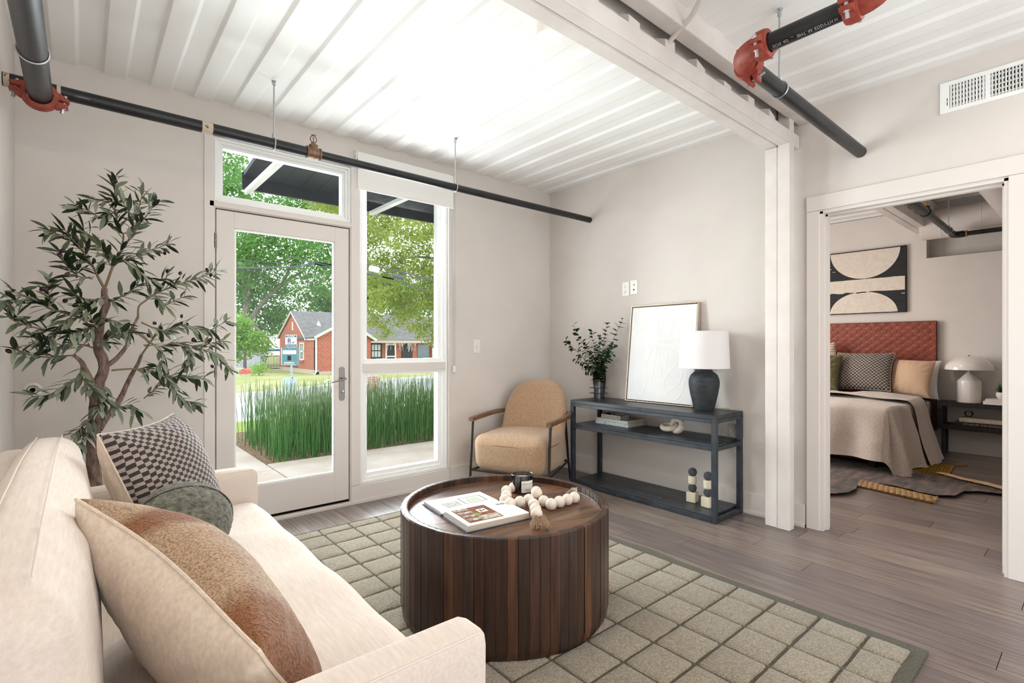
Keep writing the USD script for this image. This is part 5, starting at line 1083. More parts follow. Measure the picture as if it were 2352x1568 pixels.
stk = [sbox(2.36 + RS.uniform(-.03, .25), z, 2.52 + RS.uniform(0, .25), z + RS.uniform(.004, .014)) for z in (2.19, 2.205, 2.218, 2.175, 2.16, 1.74, 1.725, 1.76, 1.705)] + [sbox(2.30, 2.125, 2.33, 2.131), sbox(1.573, 1.80, 1.607, 1.808), sbox(2.34, 2.165, 2.37, 2.172)]
for g in (hd_(1.985, 2.362, .368, .348, PI, 2 * PI), hd_(2.0, 1.582, .358, .268, 0, PI), ragged(Y0 + .013, Y1, 1.845, 2.008, .055, 3)): pt.part('cream_shape', MB().prism(g.buffer(0).intersection(lim), 7.4095, 7.4125, 'yzx'), m_pcrm, False)
pt.part('brush_marks', MB().prism(union_all(stk).intersection(lim), 7.4100, 7.4125, 'yzx'), m_pcrm, False)

# nightstand and what stands on it
m_nsw = mat('nightstand_black', '#1c1b1d', .5, .35, col2='#2b292b', ns=(40, 4, 40), bump=.25, bs=(90, 8, 90), bdist=.002)
ns = Thing('nightstand', 'black wooden nightstand with an open shelf right of the bed', 'nightstand', (7.29, .93, 0)); X0, X1, N0, N1 = 7.155, 7.42, .60, 1.235
for nm, q in (('top', (X0, X1, N0, N1, .528, .573)), ('shelf', (X0, X1, N0, N1, .280, .328)), ('side_panel', (X0, X1, N1 - .045, N1, .328, .528)), ('side_panel', (X0, X1, N0, N0 + .045, .328, .528))): ns.part(nm, MB().rbox(*q, .002, 1), m_nsw, 30)
for y in (N0 + .03, N1 - .06):
    for x in (X0 + .03, X1 - .06): ns.part('leg', MB().box(x, x + .028, y, y + .028, 0, .28), m_iron, False)
    ns.part('stretcher', MB().box(X0 + .058, X1 - .06, y, y + .028, 0, .028), m_iron, False)
m_gloss = mat('lamp_white_gloss', '#e4ddd8', .12, .5, coat=.6)
ml = Thing('dome_lamp', 'glossy white table lamp with a half dome shade on the nightstand', 'table lamp', (7.29, .989, .5735)); c = ml.loc
ml.part('base', MB().lathe([(0, 0), (.100, 0), (.1015, .003), (.1015, .225), (.097, .233), (.012, .332), (.008, .338), (0, .338)], 48, c), m_gloss)
ml.part('dome_shade', MB().lathe([(.203, .352), (.206, .350)] + [(.206 * math.cos(a), .352 + .146 * math.sin(a)) for a in np.linspace(0, PI / 2, 20)], 56, c).lathe([(.203, .352)] + [(.200 * math.cos(a), .352 + .141 * math.sin(a)) for a in np.linspace(0, PI / 2, 14)], 40, c), m_gloss)
ml.part('stem', MB().tube([c + (0, 0, .33), c + (0, 0, .495)], .006, 10), m_nickel); ml.part('finial', MB().ball(c + (0, 0, .502), .008, 12), m_nickel)
closed_book('book', 'lower white book under the small plant on the nightstand', 7.135, 7.36, .615, .860, .5735, .034, mat('book_white', '#e3dcd6', .6))
closed_book('book', 'upper white book under the small plant on the nightstand', 7.145, 7.35, .62, .845, .6077, .022, mat('book_offwhite', '#d8cfc8', .6))
at_ = closed_book('book', 'dark atlas with a gold title on its spine lying in the nightstand shelf', 7.172, 7.40, .70, 1.085, .3285, .040, mat('book_navy', '#23242c', .5))
obj('spine_title', MB().merge(put_text('ATLAS OF THE WORLD', .0175, (7.1715, .875, .3485), (0, -1, 0), (0, 0, 1), .29, .0006)).move(None, (-7.286, -.8925, -.3285)), mat('gold_title', '#c9b07c', .4, .5, metal=.3), at_.p, False)
closed_book('book', 'pale book on top of the dark atlas in the nightstand shelf', 7.180, 7.39, .70, 1.055, .3687, .040, mat('book_stone', '#b9a897', .7, .2, col2='#cbbfb3', ns=(9, 30, 30)))
cc = Thing('lamp_cord_coil', 'dark coiled lamp cord in the back of the nightstand shelf', 'power cord', (7.36, 1.0, .4095)); mb = MB()
for k in range(7): mb.tube([np.array([7.355 + .006 * math.sin(3 * a + k), 1.0 + .035 * math.cos(a + k) * (1 - .08 * (k % 3)), .4125 + .03 + .029 * math.sin(a + k)]) for a in np.linspace(0, 2 * PI, 18)], .002, 5, False)
cc.part('coil', mb, m_dark)
pp_ = Thing('potted_grass', 'small grassy plant in a round white pot on the white books', 'potted plant', (7.235, .722, .630)); c = pp_.loc
pp_.part('pot', MB().lathe([(0, 0), (.028, 0), (.046, .02), (.052, .048), (.046, .072), (.042, .072), (.046, .05), (0, .045)], 30, c), mat('pot_white', '#ddd5cb', .5)); mb = MB()
for i in range(170):
    a = RS.uniform(0, 2 * PI); l = RS.uniform(.05, .13); e = RS.uniform(.1, 1.1); d = np.array([math.cos(a) * math.sin(e), math.sin(a) * math.sin(e), math.cos(e)]); p0 = c + (RS.uniform(-.02, .02), RS.uniform(-.02, .02), .06)
    s_ = np.cross(d, (0, 0, 1.)); s_ /= np.linalg.norm(s_) + 1e-9; mb.add([p0 - s_ * .0022, p0 + s_ * .0022, p0 + d * l * .6 + s_ * .0026 + (0, 0, .004), p0 + d * l * .6 - s_ * .0026 + (0, 0, .004), p0 + d * l - (0, 0, .3 * l * math.sin(e))], [(0, 1, 2), (0, 2, 3), (3, 2, 4)])
pp_.part('grass_leaves', mb, leaf_mat('grass_leaf', '#2f5a24', '#6f9a3f'), True, kind='stuff')

# rugs in the bedroom
m_cow = mat('cowhide', '#221814', .8, .2, col2='#7a5540', ns=(3, 16, 3), ramp=(.42, .72), det=8, bump=.6, bs=(30, 260, 30), bdist=.004, sheen=.2); m_cowc = mat('cowhide_cream', '#d9bfa4', .85, .1, col2='#c79f7c', ns=(20, 20, 20))
CW = [(4.2, 2.3), (4.22, 1.9), (4.33, 1.6), (4.427, 1.471), (4.515, 1.396), (4.634, 1.341), (4.78, 1.335), (4.89, 1.357), (5.03, 1.38), (5.12, 1.33), (5.147, 1.146), (5.083, .991), (5.071, .88), (5.157, .778), (5.377, .758), (5.456, .69), (5.50, .58), (5.53, .44), (5.60, .42), (5.69, .562), (5.767, .689), (5.806, .832), (5.884, .916), (5.86, 1.0), (5.9, 1.3), (5.95, 2.3), (5.2, 2.6)]
def flat_rug(poly, z, th, wob):
    g = Polygon(poly); m = trimesh.creation.triangulate_polygon(g, engine='earcut'); t = trimesh.Trimesh(np.column_stack([m[0], np.zeros(len(m[0]))]), m[1]); t = t.subdivide_to_size(.06)
    v, f = np.array(t.vertices), np.array(t.faces)
    if trimesh.Trimesh(v, f).face_normals[:, 2].mean() < 0: f = f[:, ::-1]
    zz = z + th + wob * meshkit.fbm(np.column_stack([v[:, :2] * 9, v[:, 2]]), 2, 4); top = np.column_stack([v[:, :2], zz]); bot = top.copy(); bot[:, 2] -= th * .9
    mb = MB().add(top, f).add(bot, f[:, ::-1]); e = np.sort(np.vstack([f[:, [0, 1]], f[:, [1, 2]], f[:, [2, 0]]]), 1); u, n_ = np.unique(e, axis=0, return_counts=True)
    for i, j in u[n_ == 1]: mb.add([top[i], top[j], bot[j], bot[i]], [(0, 1, 2, 3), (3, 2, 1, 0)])
    return mb
jr = Thing('jute_rug', 'braided jute rug with frayed ends lying under the cowhide', 'rug', (5.6, 1.5, 0)); JR = [(4.95, 1.40), (4.845, .872), (6.50, .985), (6.46, 2.3), (5.0, 2.4)]
m_jute = mat('jute_mustard', '#a8843f', .95, .05, col2='#6b5222', ns=(60, 160, 60), bump=.8, bs=(60, 160, 60), bdist=.006); m_jutep = mat('jute_pale', '#d8b794', .95, .05, isl=.22, col2='#c39a6c', ns=(50, 50, 50))
jr.part('woven_body', flat_rug(JR, 0, .011, .002), m_jute, 30)
mb = MB()
for r_ in range(5):
    for k in range(13):
        t = k / 12.; p = np.array([4.865 + r_ * .034 + (.085 + .01 * r_) * t, .885 + .03 * r_ * .3 + .47 * t, .019]); mb.merge(MB().ball((0, 0, 0), (.012, .025, .010), 8).move(rotz(.5 + .25 * (k % 2)), p))
jr.part('braided_band', mb, m_jutep, True, kind='stuff')
mb = MB()
for k in range(60):
    p = np.array([4.85 + RS.uniform(0, .19), .885, .014]); mb.tube([p, p + (RS.uniform(-.012, .012), -RS.uniform(.012, .04), RS.uniform(-.01, .01))], .002, 3)
jr.part('frayed_edge', mb, m_jutep, True, kind='stuff')
mb = MB()
for i in range(16):
    for j in range(7): mb.merge(MB().ball((0, 0, 0), (.020, .011, .007), 6).move(rotz(.12), (5.90 + i * .038 + .01 * (j % 2), .985 + j * .026 + .0025 * i, .0155)))
mb.tube(cat_rom([(6.49, .99, .012), (6.56, .94, .008), (6.60, .95, .008), (6.66, .91, .008)], 4), .006, 6)
jr.part('chunky_weave', mb, m_jute, True, kind='stuff')
cw = Thing('cowhide_rug', 'dark brindle cowhide rug with a cream edge spread in front of the bed', 'rug', (5.2, 1.5, 0))
cw.part('hide', flat_rug(CW, .014, .004, .012), m_cow, True)
ED = [(5.545, .40), (5.60, .40), (5.70, .545), (5.785, .675), (5.83, .82), (5.91, .90), (5.95, 1.0), (5.90, 1.03), (5.85, .95), (5.75, .84), (5.68, .69), (5.60, .56)]
cw.part('cream_edge', flat_rug(ED, .030, .003, .012), m_cowc, True)

# open bedroom door, seen edge on
d2 = Thing('door_2', 'open white bedroom door seen on its hinge edge at the right', 'door', (4.16, .36, 0), kind='structure')
d2.part('slab', MB().rbox(3.748, 4.57, .338, .376, .012, 2.022, .002, 1), m_trim, 30)
for z in (1.845, 1.085, .330):
    pts = Polygon([(.344, z - .045), (.344, z + .045)] + [(.364 + .010 * math.cos(a), z + .035 + .010 * math.sin(a)) for a in np.linspace(PI / 2, 0, 6)] + [(.364 + .010 * math.cos(a), z - .035 + .010 * math.sin(a)) for a in np.linspace(0, -PI / 2, 6)])
    k = d2.part('hinge_leaf', MB().prism(pts, 3.7455, 3.749, 'yzx'), m_zinc, False)
    d2.part('knuckle', MB().tube([(3.742, .340, z - .045), (3.742, .340, z + .045)], .0065, 10), m_zinc, under=k)
    for dz, yy in ((.028, .364), (0, .358), (-.028, .364)): d2.part('screw', MB().lathe([(0, 0), (.0038, 0), (.0038, .0012), (0, .0012)], 10, (3.7456, yy, z + dz), (-1, 0, 0)), m_nickel, under=k)

# duct and pipes under the bedroom ceiling
m_duct = mat('painted_duct', '#e0d8d2', .5, .35)
du = Thing('ventilation_duct', 'large round white painted duct under the bedroom ceiling', 'duct', (7.22, .6, 2.53))
prof = [(0, 0), (.160, 0), (.165, .006)]
for k in range(7): prof += [(.165, .17 + k * .33), (.1685, .178 + k * .33), (.165, .186 + k * .33)]
du.part('main_duct', MB().lathe(prof + [(.165, 2.45)], 40, (7.22, 1.375, 2.53), (0, -1, 0)), m_duct)
du.part('branch_duct', MB().lathe([(.02, 0), (.166, 0), (.17, .005), (.17, 2.1)], 36, (7.1, .565, 2.545), (-1, 0, 0)), m_duct)
bp = Thing('bedroom_pipe', 'black sprinkler pipe under the bedroom ceiling with an elbow', 'pipe', (6.0, 1.05, 2.35))
bp.part('pipe', MB().tube([(WB, 1.05, 2.35), (5.68, 1.05, 2.35)], .036, 18).tube([(5.68, 1.05, 2.35), (7.0, 1.07, 2.35)], .029, 18), m_black)
bp.part('pipe', MB().tube([(7.03, 1.02, 2.35), (7.03, YR, 2.35)], .024, 16), m_black)
bp.part('elbow', MB().tube(cat_rom([(6.95, 1.07, 2.35), (7.0, 1.068, 2.35), (7.028, 1.045, 2.35), (7.03, .99, 2.35)], 5), .035, 16), m_black); bp.part('joint_ring', MB().lathe([(.025, 0), (.034, .004), (.034, .018), (.025, .022)], 18, (7.03, .985, 2.35), (0, -1, 0)), m_brass)
bp.part('reducing_tee', MB().tube([(5.62, 1.05, 2.35), (5.74, 1.05, 2.35)], .042, 18).tube([(5.68, 1.05, 2.35), (5.68, 1.05, 2.41)], .024, 14), m_black)
bp.part('sprinkler_head', MB().tube([(5.68, 1.05, 2.41), (5.68, 1.05, 2.455)], .008, 10).lathe([(0, 0), (.025, 0), (.025, .002), (0, .002)], 14, (5.68, 1.05, 2.462)), m_brass)
bp.part('band', MB().lathe([(.0305, 0), (.0305, .02)], 18, (6.3, 1.06, 2.35), (1, 0, 0)).lathe([(.0305, 0), (.0305, .012)], 18, (6.80, 1.067, 2.35), (1, 0, 0)), m_nickel)
hanger(6.70, 1.065, 2.35, .029, 'x', 2.765, 'white rod hanger on the bedroom pipe')
# ---------------------------------------------------------------- outside
ZP = -.10
m_conc = mat('patio_concrete', '#cfc4bc', .8, .2, col2='#bba99d', ns=(1.6, 1.6, 1.6), det=6, bump=.1, bs=(60, 60, 60))
m_asph = mat('street', '#c4c3c6', .9, .1, col2='#b5b4b8', ns=(1, 1, 1)); m_walk = mat('sidewalk', '#dedbd8', .9, .1)
m_lawn = mat('lawn', '#a4ab6e', 1., .05, col2='#c3b897', ns=(.55, .55, .55), ramp=(.42, .66), det=7, bump=.6, bs=(18, 18, 18), bdist=.05); m_lawnn = mat('near_lawn', '#8fa556', 1., .05, col2='#aeb878', ns=(9, 9, 9), bump=.7, bs=(60, 60, 60), bdist=.03)
m_mulch = mat('mulch', '#6b5645', 1., .05, col2='#a58d78', ns=(40, 40, 40), bump=.8, bs=(60, 60, 60), bdist=.02)
def ground(name, label, cat, poly, z0, z1, m): return obj(name, MB().prism(poly, z0, z1, 'xyz'), m, '/World', False, label, cat, None, 'structure')
pa = thing('patio', 'pale concrete patio slabs outside the entrance door', 'patio', kind='structure')
for q in ((1.536, 7.5, YA + .17, 5.915), (-3, 1.524, YA + .17, 5.6), (-3, 1.524, 5.612, 8.22)): obj('slab', MB().rbox(q[0], q[1], q[2], q[3], ZP - .12, ZP, .008, 2), m_conc, pa, 30)
ground('planting_bed', 'mulch bed under the horsetail reeds', 'planting bed', [(1.53, 5.92), (7.5, 5.92), (7.5, 8.4), (1.53, 8.4)], ZP - .12, ZP - .01, m_mulch)
ground('near_lawn', 'strip of green lawn between the patio and the street', 'lawn', [(-30, 8.23), (1.5, 8.23), (1.5, 8.41), (40, 8.41), (40, 9.6), (-30, 9.55)], ZP - .2, ZP - .01, m_lawnn)
ground('sidewalk', 'pale concrete kerb along the near side of the street', 'kerb', [(-30, 9.56), (40, 9.61), (40, 10.5), (-30, 10.45)], -.35, -.16, m_walk)
ground('street', 'pale grey street', 'street', [(-40, 10.4), (60, 10.45), (60, 40), (7, 19.2), (3.58, 17.4), (-40, -5.)], -.45, -.29, m_asph)
v = MB().prism([(3.58, 17.3), (7, 19.2), (60, 44), (80, 90), (-40, 90), (-40, -5.3)], 0, .3, 'xyz'); obj('far_lawn', v.move(None, (0, 0, -.72)), m_lawn, '/World', False, 'dry green lawn around the brick house', 'lawn', None, 'structure')

# horsetail reeds
m_reed = None
def reed_mat():
    n = {'g': ('geometry', {}), 'r': ('rgb_ramp', {'ramp': [(0, lin('#4c8040')), (.45, lin('#73a455')), (.75, lin('#a3c078')), (.90, lin('#cfc48a')), (1, lin('#b0925f'))]}), 'tc': ('texture_coordinate', {}), 'sx': ('separate_xyz', {}),
         'mr': ('map_range', {'from_min': .30, 'from_max': .86, 'to_min': 0., 'to_max': .65, 'clamp': True}), 'mx': ('mix_color', {'b': lin('#a79a72')}), 'nz': ('noise_texture', {'scale': 22., 'detail': 2.}), 'ml': ('math', {'math_type': 'multiply'}), 'p': ('principled_bsdf', {'roughness': .5})}
    L = [('g.random_per_island', 'r.fac'), ('tc.object', 'sx.vector'), ('sx.z', 'mr.value'), ('tc.object', 'nz.vector'), ('nz.fac', 'ml.value1'), ('mr.result', 'ml.value2'), ('ml.value', 'mx.fac'), ('r.color', 'mx.a'), ('mx.result', 'p.base_color')]
    return usdkit.material(stage, '/World/Looks/reed', n, L, surface='p.BSDF')
m_reed = reed_mat(); N = 3400; mb = MB()
for i in range(N):
    x, y = 1.60 + 4.9 * RS.rand(), 5.96 + 1.75 * RS.rand() ** 1.4
    if x < 1.66 + .07 * RS.rand() and RS.rand() < .5: continue
    h = RS.uniform(.58, .86) * (1 - .10 * RS.rand() ** 2); b = np.array([x, y, ZP - .01]); l = RS.normal(0, .035, 2); r_ = RS.uniform(.0030, .0048)
    if RS.rand() < .05: l *= 5; h *= .75
    if RS.rand() < .10: h *= RS.uniform(.4, .8)
    mb.tube([b, b + (l[0] * .35, l[1] * .35, h * .5), b + (l[0], l[1], h)], [r_, r_ * .95, r_ * .55], 4, False)
P0 = np.array([1.6, 5.95, ZP - .01]); V_, F_ = mb.mesh()
rp_ = thing('horsetail_reeds', 'dense bed of tall green horsetail reeds outside the door and tall window', 'reeds', P0, kind='stuff')
obj('reed_stems', (V_ - P0, F_), m_reed, rp_, True, kind='stuff')

# awning over the entrance
m_awn = mat('awning_metal', '#23262b', .55, .4, col2='#31363d', ns=(2, 2, 2)); m_strut = mat('awning_strut', '#d7d5d2', .5)
aw_ = Thing('awning', 'black corrugated metal awning with a pale brace above the entrance', 'awning', (3.0, 4.4, 2.6))
pr = [(YA + .17, 2.80), (4.92, 2.70), (4.92, 2.66), (YA + .17, 2.76)]
nr = 26
for k in range(nr):
    x0 = 1.08 + k * .16; aw_.part('panel', MB().prism(pr, x0 + .002, x0 + .158, 'yzx'), m_awn, False)
aw_.part('front_fascia', MB().rbox(1.07, 5.24, 4.90, 4.93, 2.555, 2.70, .003, 1), m_awn, 30)
for x in (1.09, 2.24, 3.4, 4.55): aw_.part('brace', MB().rbox(x, x + .05, YA + .17, 4.90, 2.515, 2.555, .004, 1), m_strut, 30)

# brick house across the street
def brick(name, c1, c2, mo, sc, bw_, rh, ax='wall'):
    def ex(n, L):
        n['sx'] = ('separate_xyz', {}); n['ad'] = ('math', {'math_type': 'add'}); n['cb'] = ('combine_xyz', {})
        n['bt'] = ('brick_texture', {'color1': lin(c1), 'color2': lin(c2), 'mortar': lin(mo), 'scale': sc, 'mortar_size': .012, 'brick_width': bw_, 'row_height': rh, 'bias': .1})
        L += [('tc.object', 'sx.vector'), ('sx.x', 'ad.value1'), ('sx.y', 'ad.value2'), ('ad.value', 'cb.x'), ('sx.z', 'cb.y'), ('cb.vector', 'bt.vector'), ('bt.color', 'p.base_color')]
    return mat(name, c1, .9, .1, extra=ex)
m_brick = brick('brick_wall', '#b5543c', '#a04532', '#c79a88', 1., .22, .075); m_roofm = brick('shingle_roof', '#8d8a8b', '#7b797b', '#6b696b', 1., .3, .09)
m_wtrim = mat('house_white', '#eeeae6', .6); m_pane = mat('house_pane', '#5d6a72', .1, .6, coat=.5); m_found = mat('foundation', '#c7b8aa', .9); m_ddoor = mat('dark_door', '#2c2f33', .5)
HX, HW, HM, HB, ZG, ZE = 9.86, 28.43, 29.93, 35.0, -.47, 1.62
hs = Thing('brick_house', 'red brick bungalow with a grey shingle roof and white trim across the street', 'house', (14, 31, ZG)); H2 = 21.5; PKY, PKZ = 32.37, 3.22; WR, WPK, WPZ = 13.12, 11.55, 2.55
hs.part('wall', MB().prism([(HM, ZG), (HB, ZG), (HB, 1.78), (PKY, PKZ - .05), (HM, 1.62)], HX, HX + .25, 'yzx'), m_brick, False, label='gable end wall')
hs.part('wall', MB().box(HX + .25, H2, HM, HM + .2, ZG, 1.45), m_brick, False)
hs.part('wing_wall', MB().box(HX, HX + .22, HW, HM, ZG, ZE - .04), m_brick, False)
hs.part('wing_wall', MB().prism([(HX + .0, ZG), (WR, ZG), (WR, 1.56), (WPK, WPZ - .05), (HX + .0, ZE - .06)], HW - .001, HW + .2, 'xzy'), mat('brick_front', '#a84a40', .9, .1) if False else m_brick, False)
hs.part('foundation', MB().box(HX - .03, HX + .2, HW - .03, HB, ZG - .2, ZG + .28).box(HX - .03, WR + .03, HW - .03, HW + .1, ZG - .2, ZG + .20).box(WR, H2, HM - .03, HM, ZG - .2, ZG + .25), m_found, False)
def slab(p, t=.09):
    p = np.array(p, float); n = np.cross(p[1] - p[0], p[2] - p[0]); n /= np.linalg.norm(n); n = n if n[2] > 0 else -n; q = p + n * t
    f = [(0, 1, 2, 3), (7, 6, 5, 4), (0, 4, 5, 1), (1, 5, 6, 2), (2, 6, 7, 3), (3, 7, 4, 0)]; return MB().add(np.vstack([p, q]), f)
hs.part('roof', slab([(HX - .12, HM - .35, 1.46), (H2 + .2, HM - .35, 1.46), (H2 + .2, PKY, PKZ), (HX - .12, PKY, PKZ)]), m_roofm, False)
hs.part('roof', slab([(HX - .12, PKY, PKZ), (H2 + .2, PKY, PKZ), (H2 + .2, HB + .3, 1.62), (HX - .12, HB + .3, 1.62)]), m_roofm, False)
hs.part('wing_roof', slab([(HX - .12, HW - .25, ZE - .06), (WPK, HW - .25, WPZ), (WPK, PKY, WPZ), (HX - .12, PKY, ZE - .06)]), m_roofm, False)
hs.part('wing_roof', slab([(WPK, HW - .25, WPZ), (WR + .25, HW - .25, 1.45), (WR + .25, PKY, 1.45), (WPK, PKY, WPZ)]), m_roofm, False)
def bar(a, b, r=.05): return MB().tube([a, b], r, 4)
hs.part('rake_board', bar((HX - .1, HM - .3, 1.50), (HX - .1, PKY, PKZ + .02), .06), m_wtrim, False); hs.part('rake_board', bar((HX - .1, PKY, PKZ + .02), (HX - .1, HB + .2, 1.68), .06), m_wtrim, False)
hs.part('rake_board', bar((HX - .12, HW - .24, ZE - .03), (WPK, HW - .24, WPZ + .03), .075), m_wtrim, False); hs.part('rake_board', bar((WPK, HW - .24, WPZ + .03), (WR + .25, HW - .24, 1.48), .075), m_wtrim, False)
hs.part('eave_board', MB().box(HX - .1, HX, HW - .1, HM, ZE - .14, ZE + .02), m_wtrim, False); hs.part('eave_board', MB().box(WR, H2, HM - .42, HM - .34, 1.34, 1.50), m_found, False)
hs.part('downspout', MB().tube([(HX + .02, HW - .08, ZE), (HX + .02, HW - .08, ZG + .18), (HX - .12, HW - .22, ZG + .08)], .05, 6), m_wtrim, 30)
hs.part('gable_vent', MB().box(HX - .02, HX + .02, 32.26, 32.46, 2.12, 2.62), m_wtrim, False)
def hwin_x(y0, y1, z0, z1):
    k = hs.part('window', ringframe(y0, y1, z0, z1, .07, 0, .06).move(np.array([[0, 1, 0], [1, 0, 0], [0, 0, 1.]]), (HX - .05, 0, 0)), m_wtrim, False); hs.part('pane', MB().box(HX - .02, HX - .01, y0 + .06, y1 - .06, z0 + .06, z1 - .06), m_pane, False, under=k)
    hs.part('muntin', MB().box(HX - .04, HX - .01, y0, y1, (z0 + z1) / 2 - .03, (z0 + z1) / 2 + .03).box(HX - .035, HX - .012, (y0 + y1) / 2 - .02, (y0 + y1) / 2 + .02, (z0 + z1) / 2, z1), m_wtrim, False, under=k); hs.part('sill', MB().box(HX - .1, HX, y0 - .05, y1 + .05, z0 - .1, z0), m_brick, False, under=k)
hwin_x(30.25, 30.95, .33, 1.36); hwin_x(31.85, 32.45, .33, 1.36)
k = hs.part('window', ringframe(13.75, 14.55, .36, 1.34, .10, HM - .06, HM), m_ddoor, False); hs.part('pane', MB().box(13.84, 14.46, HM - .03, HM - .02, .45, 1.25), mat('bright_pane', '#c9cfd2', .2, .5), False, under=k); hs.part('muntin', MB().box(13.84, 14.46, HM - .045, HM - .025, .82, .88).box(14.02, 14.05, HM - .04, HM - .025, .45, 1.25).box(14.24, 14.27, HM - .04, HM - .025, .45, 1.25), m_ddoor, False, under=k)
k = hs.part('storm_door', ringframe(14.78, 15.52, -.35, 1.30, .09, HM - .06, HM), m_wtrim, False); hs.part('pane', MB().box(14.86, 15.44, HM - .03, HM - .02, -.3, 1.22), m_ddoor, False, under=k); hs.part('mid_bar', MB().box(14.86, 15.44, HM - .05, HM - .02, .44, .52), m_wtrim, False, under=k)
hs.part('front_door', MB().box(15.92, 16.72, HM - .05, HM - .01, -.35, 1.28), m_ddoor, False)
hs.part('porch_window', MB().box(17.1, 18.0, HM - .05, HM - .01, .1, 1.25), m_pane, False); hs.part('porch_post', MB().box(18.1, 18.9, HM - .3, HM - .2, -.4, 1.4), m_wtrim, False)
mb = MB()
for i in range(70):
    x = 14.6 + 2.2 * RS.rand(); mb.box(x, x + .012, HM - .36, HM - .35, 1.34 - RS.uniform(.05, .22 if RS.rand() < .7 else .6), 1.34)
hs.part('icicle_lights', mb, m_wtrim, False, kind='stuff')
hs.part('roof_vent', MB().lathe([(.22, 0), (.04, .3), (.04, .36), (0, .36)], 8, (10.95, 31.0, 2.30)), m_wtrim, 30)
hs.part('wall_crack', bar((HX - .005, 34.8, -.02), (HX - .005, 31.4, -.10), .03), m_ddoor, False)
ob = obj('brick_planter', MB().rbox(6.72, 7.2, 14.95, 15.3, -.5, .22, .02, 2), brick('pink_brick', '#c79a90', '#b98a80', '#d6b8b0', 1., .22, .075), '/World', 30, 'low pinkish brick post on the lawn across the street, behind the window rail', 'brick post')

# other things over the street
sh_ = Thing('neighbour_shed', 'pale lavender shed wall behind the lawn at the far left of the glass door', 'shed', (9.4, 41, ZG)); sh_.part('wall', MB().box(8.2, 10.6, 41.0, 44.0, ZG, .98), mat('shed_wall', '#c4c3d6', .8), False); sh_.part('roof', MB().box(8.0, 10.8, 40.7, 44.2, .96, 1.12), mat('shed_roof', '#8f9096', .8), False)
ga = Thing('iron_gate', 'dark iron gate beside the brick house', 'gate', (9.2, 34.8, ZG))
for i in range(13): ga.part('bar', MB().tube([(8.65 + i * .095, 34.65 + i * .02, -.36), (8.65 + i * .095, 34.65 + i * .02, .52)], .016, 4), m_ddoor, False)
for z in (-.3, .5): ga.part('rail', MB().tube([(8.65, 34.65, z), (9.79, 34.89, z)], .022, 4), m_ddoor, False)
ga.part('cross_brace', MB().tube([(8.65, 34.65, -.3), (9.1, 34.75, .5)], .018, 4).tube([(8.65, 34.65, .5), (9.1, 34.75, -.3)], .018, 4), m_ddoor, False)
lf = Thing('low_fence', 'low white wire fence at the far left edge of the lawn', 'fence', (6.5, 31.2, ZG))
for i in range(9): lf.part('picket', MB().tube([(5.9 + i * .12, 31.7 - i * .09, -.46), (5.9 + i * .12, 31.7 - i * .09, -.06)], .014, 4), m_wtrim, False)
lf.part('rail', MB().tube([(5.9, 31.7, -.08), (6.86, 30.98, -.08)], .02, 4), m_wtrim, False)
cy_ = Thing('blue_canopy', 'blue and white canopy edge behind the iron gate', 'canopy', (11, 40.5, .8)); cy_.part('valance', MB().box(10.62, 11.4, 40.4, 40.6, .74, .9), mat('canopy_blue', '#3f5fae', .7), False); cy_.part('top', MB().box(10.6, 11.5, 40.35, 41.5, .9, 1.0), m_wtrim, False)
mbx = Thing('mailbox', 'small red mailbox on a thin post on the far lawn', 'mailbox', (4.394, 19.61, -.42)); mbx.part('post', MB().tube([(4.394, 19.61, -.42), (4.394, 19.61, .2)], .018, 6), m_zinc)
mbx.part('box', MB().prism(Polygon([(-.09, 0), (.09, 0)] + [(.09 * math.cos(a), .10 + .09 * math.sin(a)) for a in np.linspace(0, PI, 10)]), -.2, .2, 'xzy').move(rotz(-.6), (4.394, 19.61, .19)), mat('mailbox_red', '#c95a52', .5), 30)
# pet waste station: pole, sign, dispenser; can is mounted on the pole
ws = Thing('pet_waste_station', 'pet waste station with a white sign and a green bag dispenser on a post', 'waste station', (3.295, 10.972, -.3)); Cn = np.array([3.295, 10.972, 0]); Xr, Fr = np.array(RGT), np.array(FWD); Up = np.array([0, 0, 1.])
def panel(u0, u1, z0, z1, d0, d1):
    v = np.array([Cn + Xr * u + Fr * d + Up * z for u in (u0, u1) for d in (d0, d1) for z in (z0, z1)]); return MB().add(v, [(0, 1, 3, 2), (4, 6, 7, 5), (0, 4, 5, 1), (2, 3, 7, 6), (0, 2, 6, 4), (1, 5, 7, 3)])
m_sgn = mat('sign_white', '#eef1f4', .6); m_teal = mat('dispenser_teal', '#4f7f86', .5, .4); m_ink = mat('sign_ink', '#26465a', .7); m_steelb = mat('pale_blue_steel', '#b9cbd6', .45, .4, col2='#a9bdc9', ns=(3, 3, 12))
ws.part('post', panel(-.018, .018, -.3, 1.25, .045, .075), m_zinc, False)
ws.part('post_holes', MB().merge(panel(-.007, .007, .50, .515, .043, .046)).merge(panel(-.007, .007, .56, .575, .043, .046)).merge(panel(-.007, .007, .62, .635, .043, .046)).merge(panel(-.007, .007, .68, .695, .043, .046)).merge(panel(-.007, .007, .74, .755, .043, .046)), m_dark, False)
sg = ws.part('sign_panel', panel(-.118, .118, 1.145, 1.41, .035, .04), m_sgn, False)
def wtxt(s, h, u, z, w, m, dn=.0345): ws.part('lettering', put_text(s, h, Cn + Xr * u + Up * z + Fr * dn, Xr, Up, w, .001, True), m, False, under=sg)
ws.part('sign_band', MB().merge(panel(-.112, .112, 1.352, 1.405, .034, .0355)).merge(panel(-.112, .112, 1.150, 1.205, .034, .0355)), m_ink, False, under=sg)
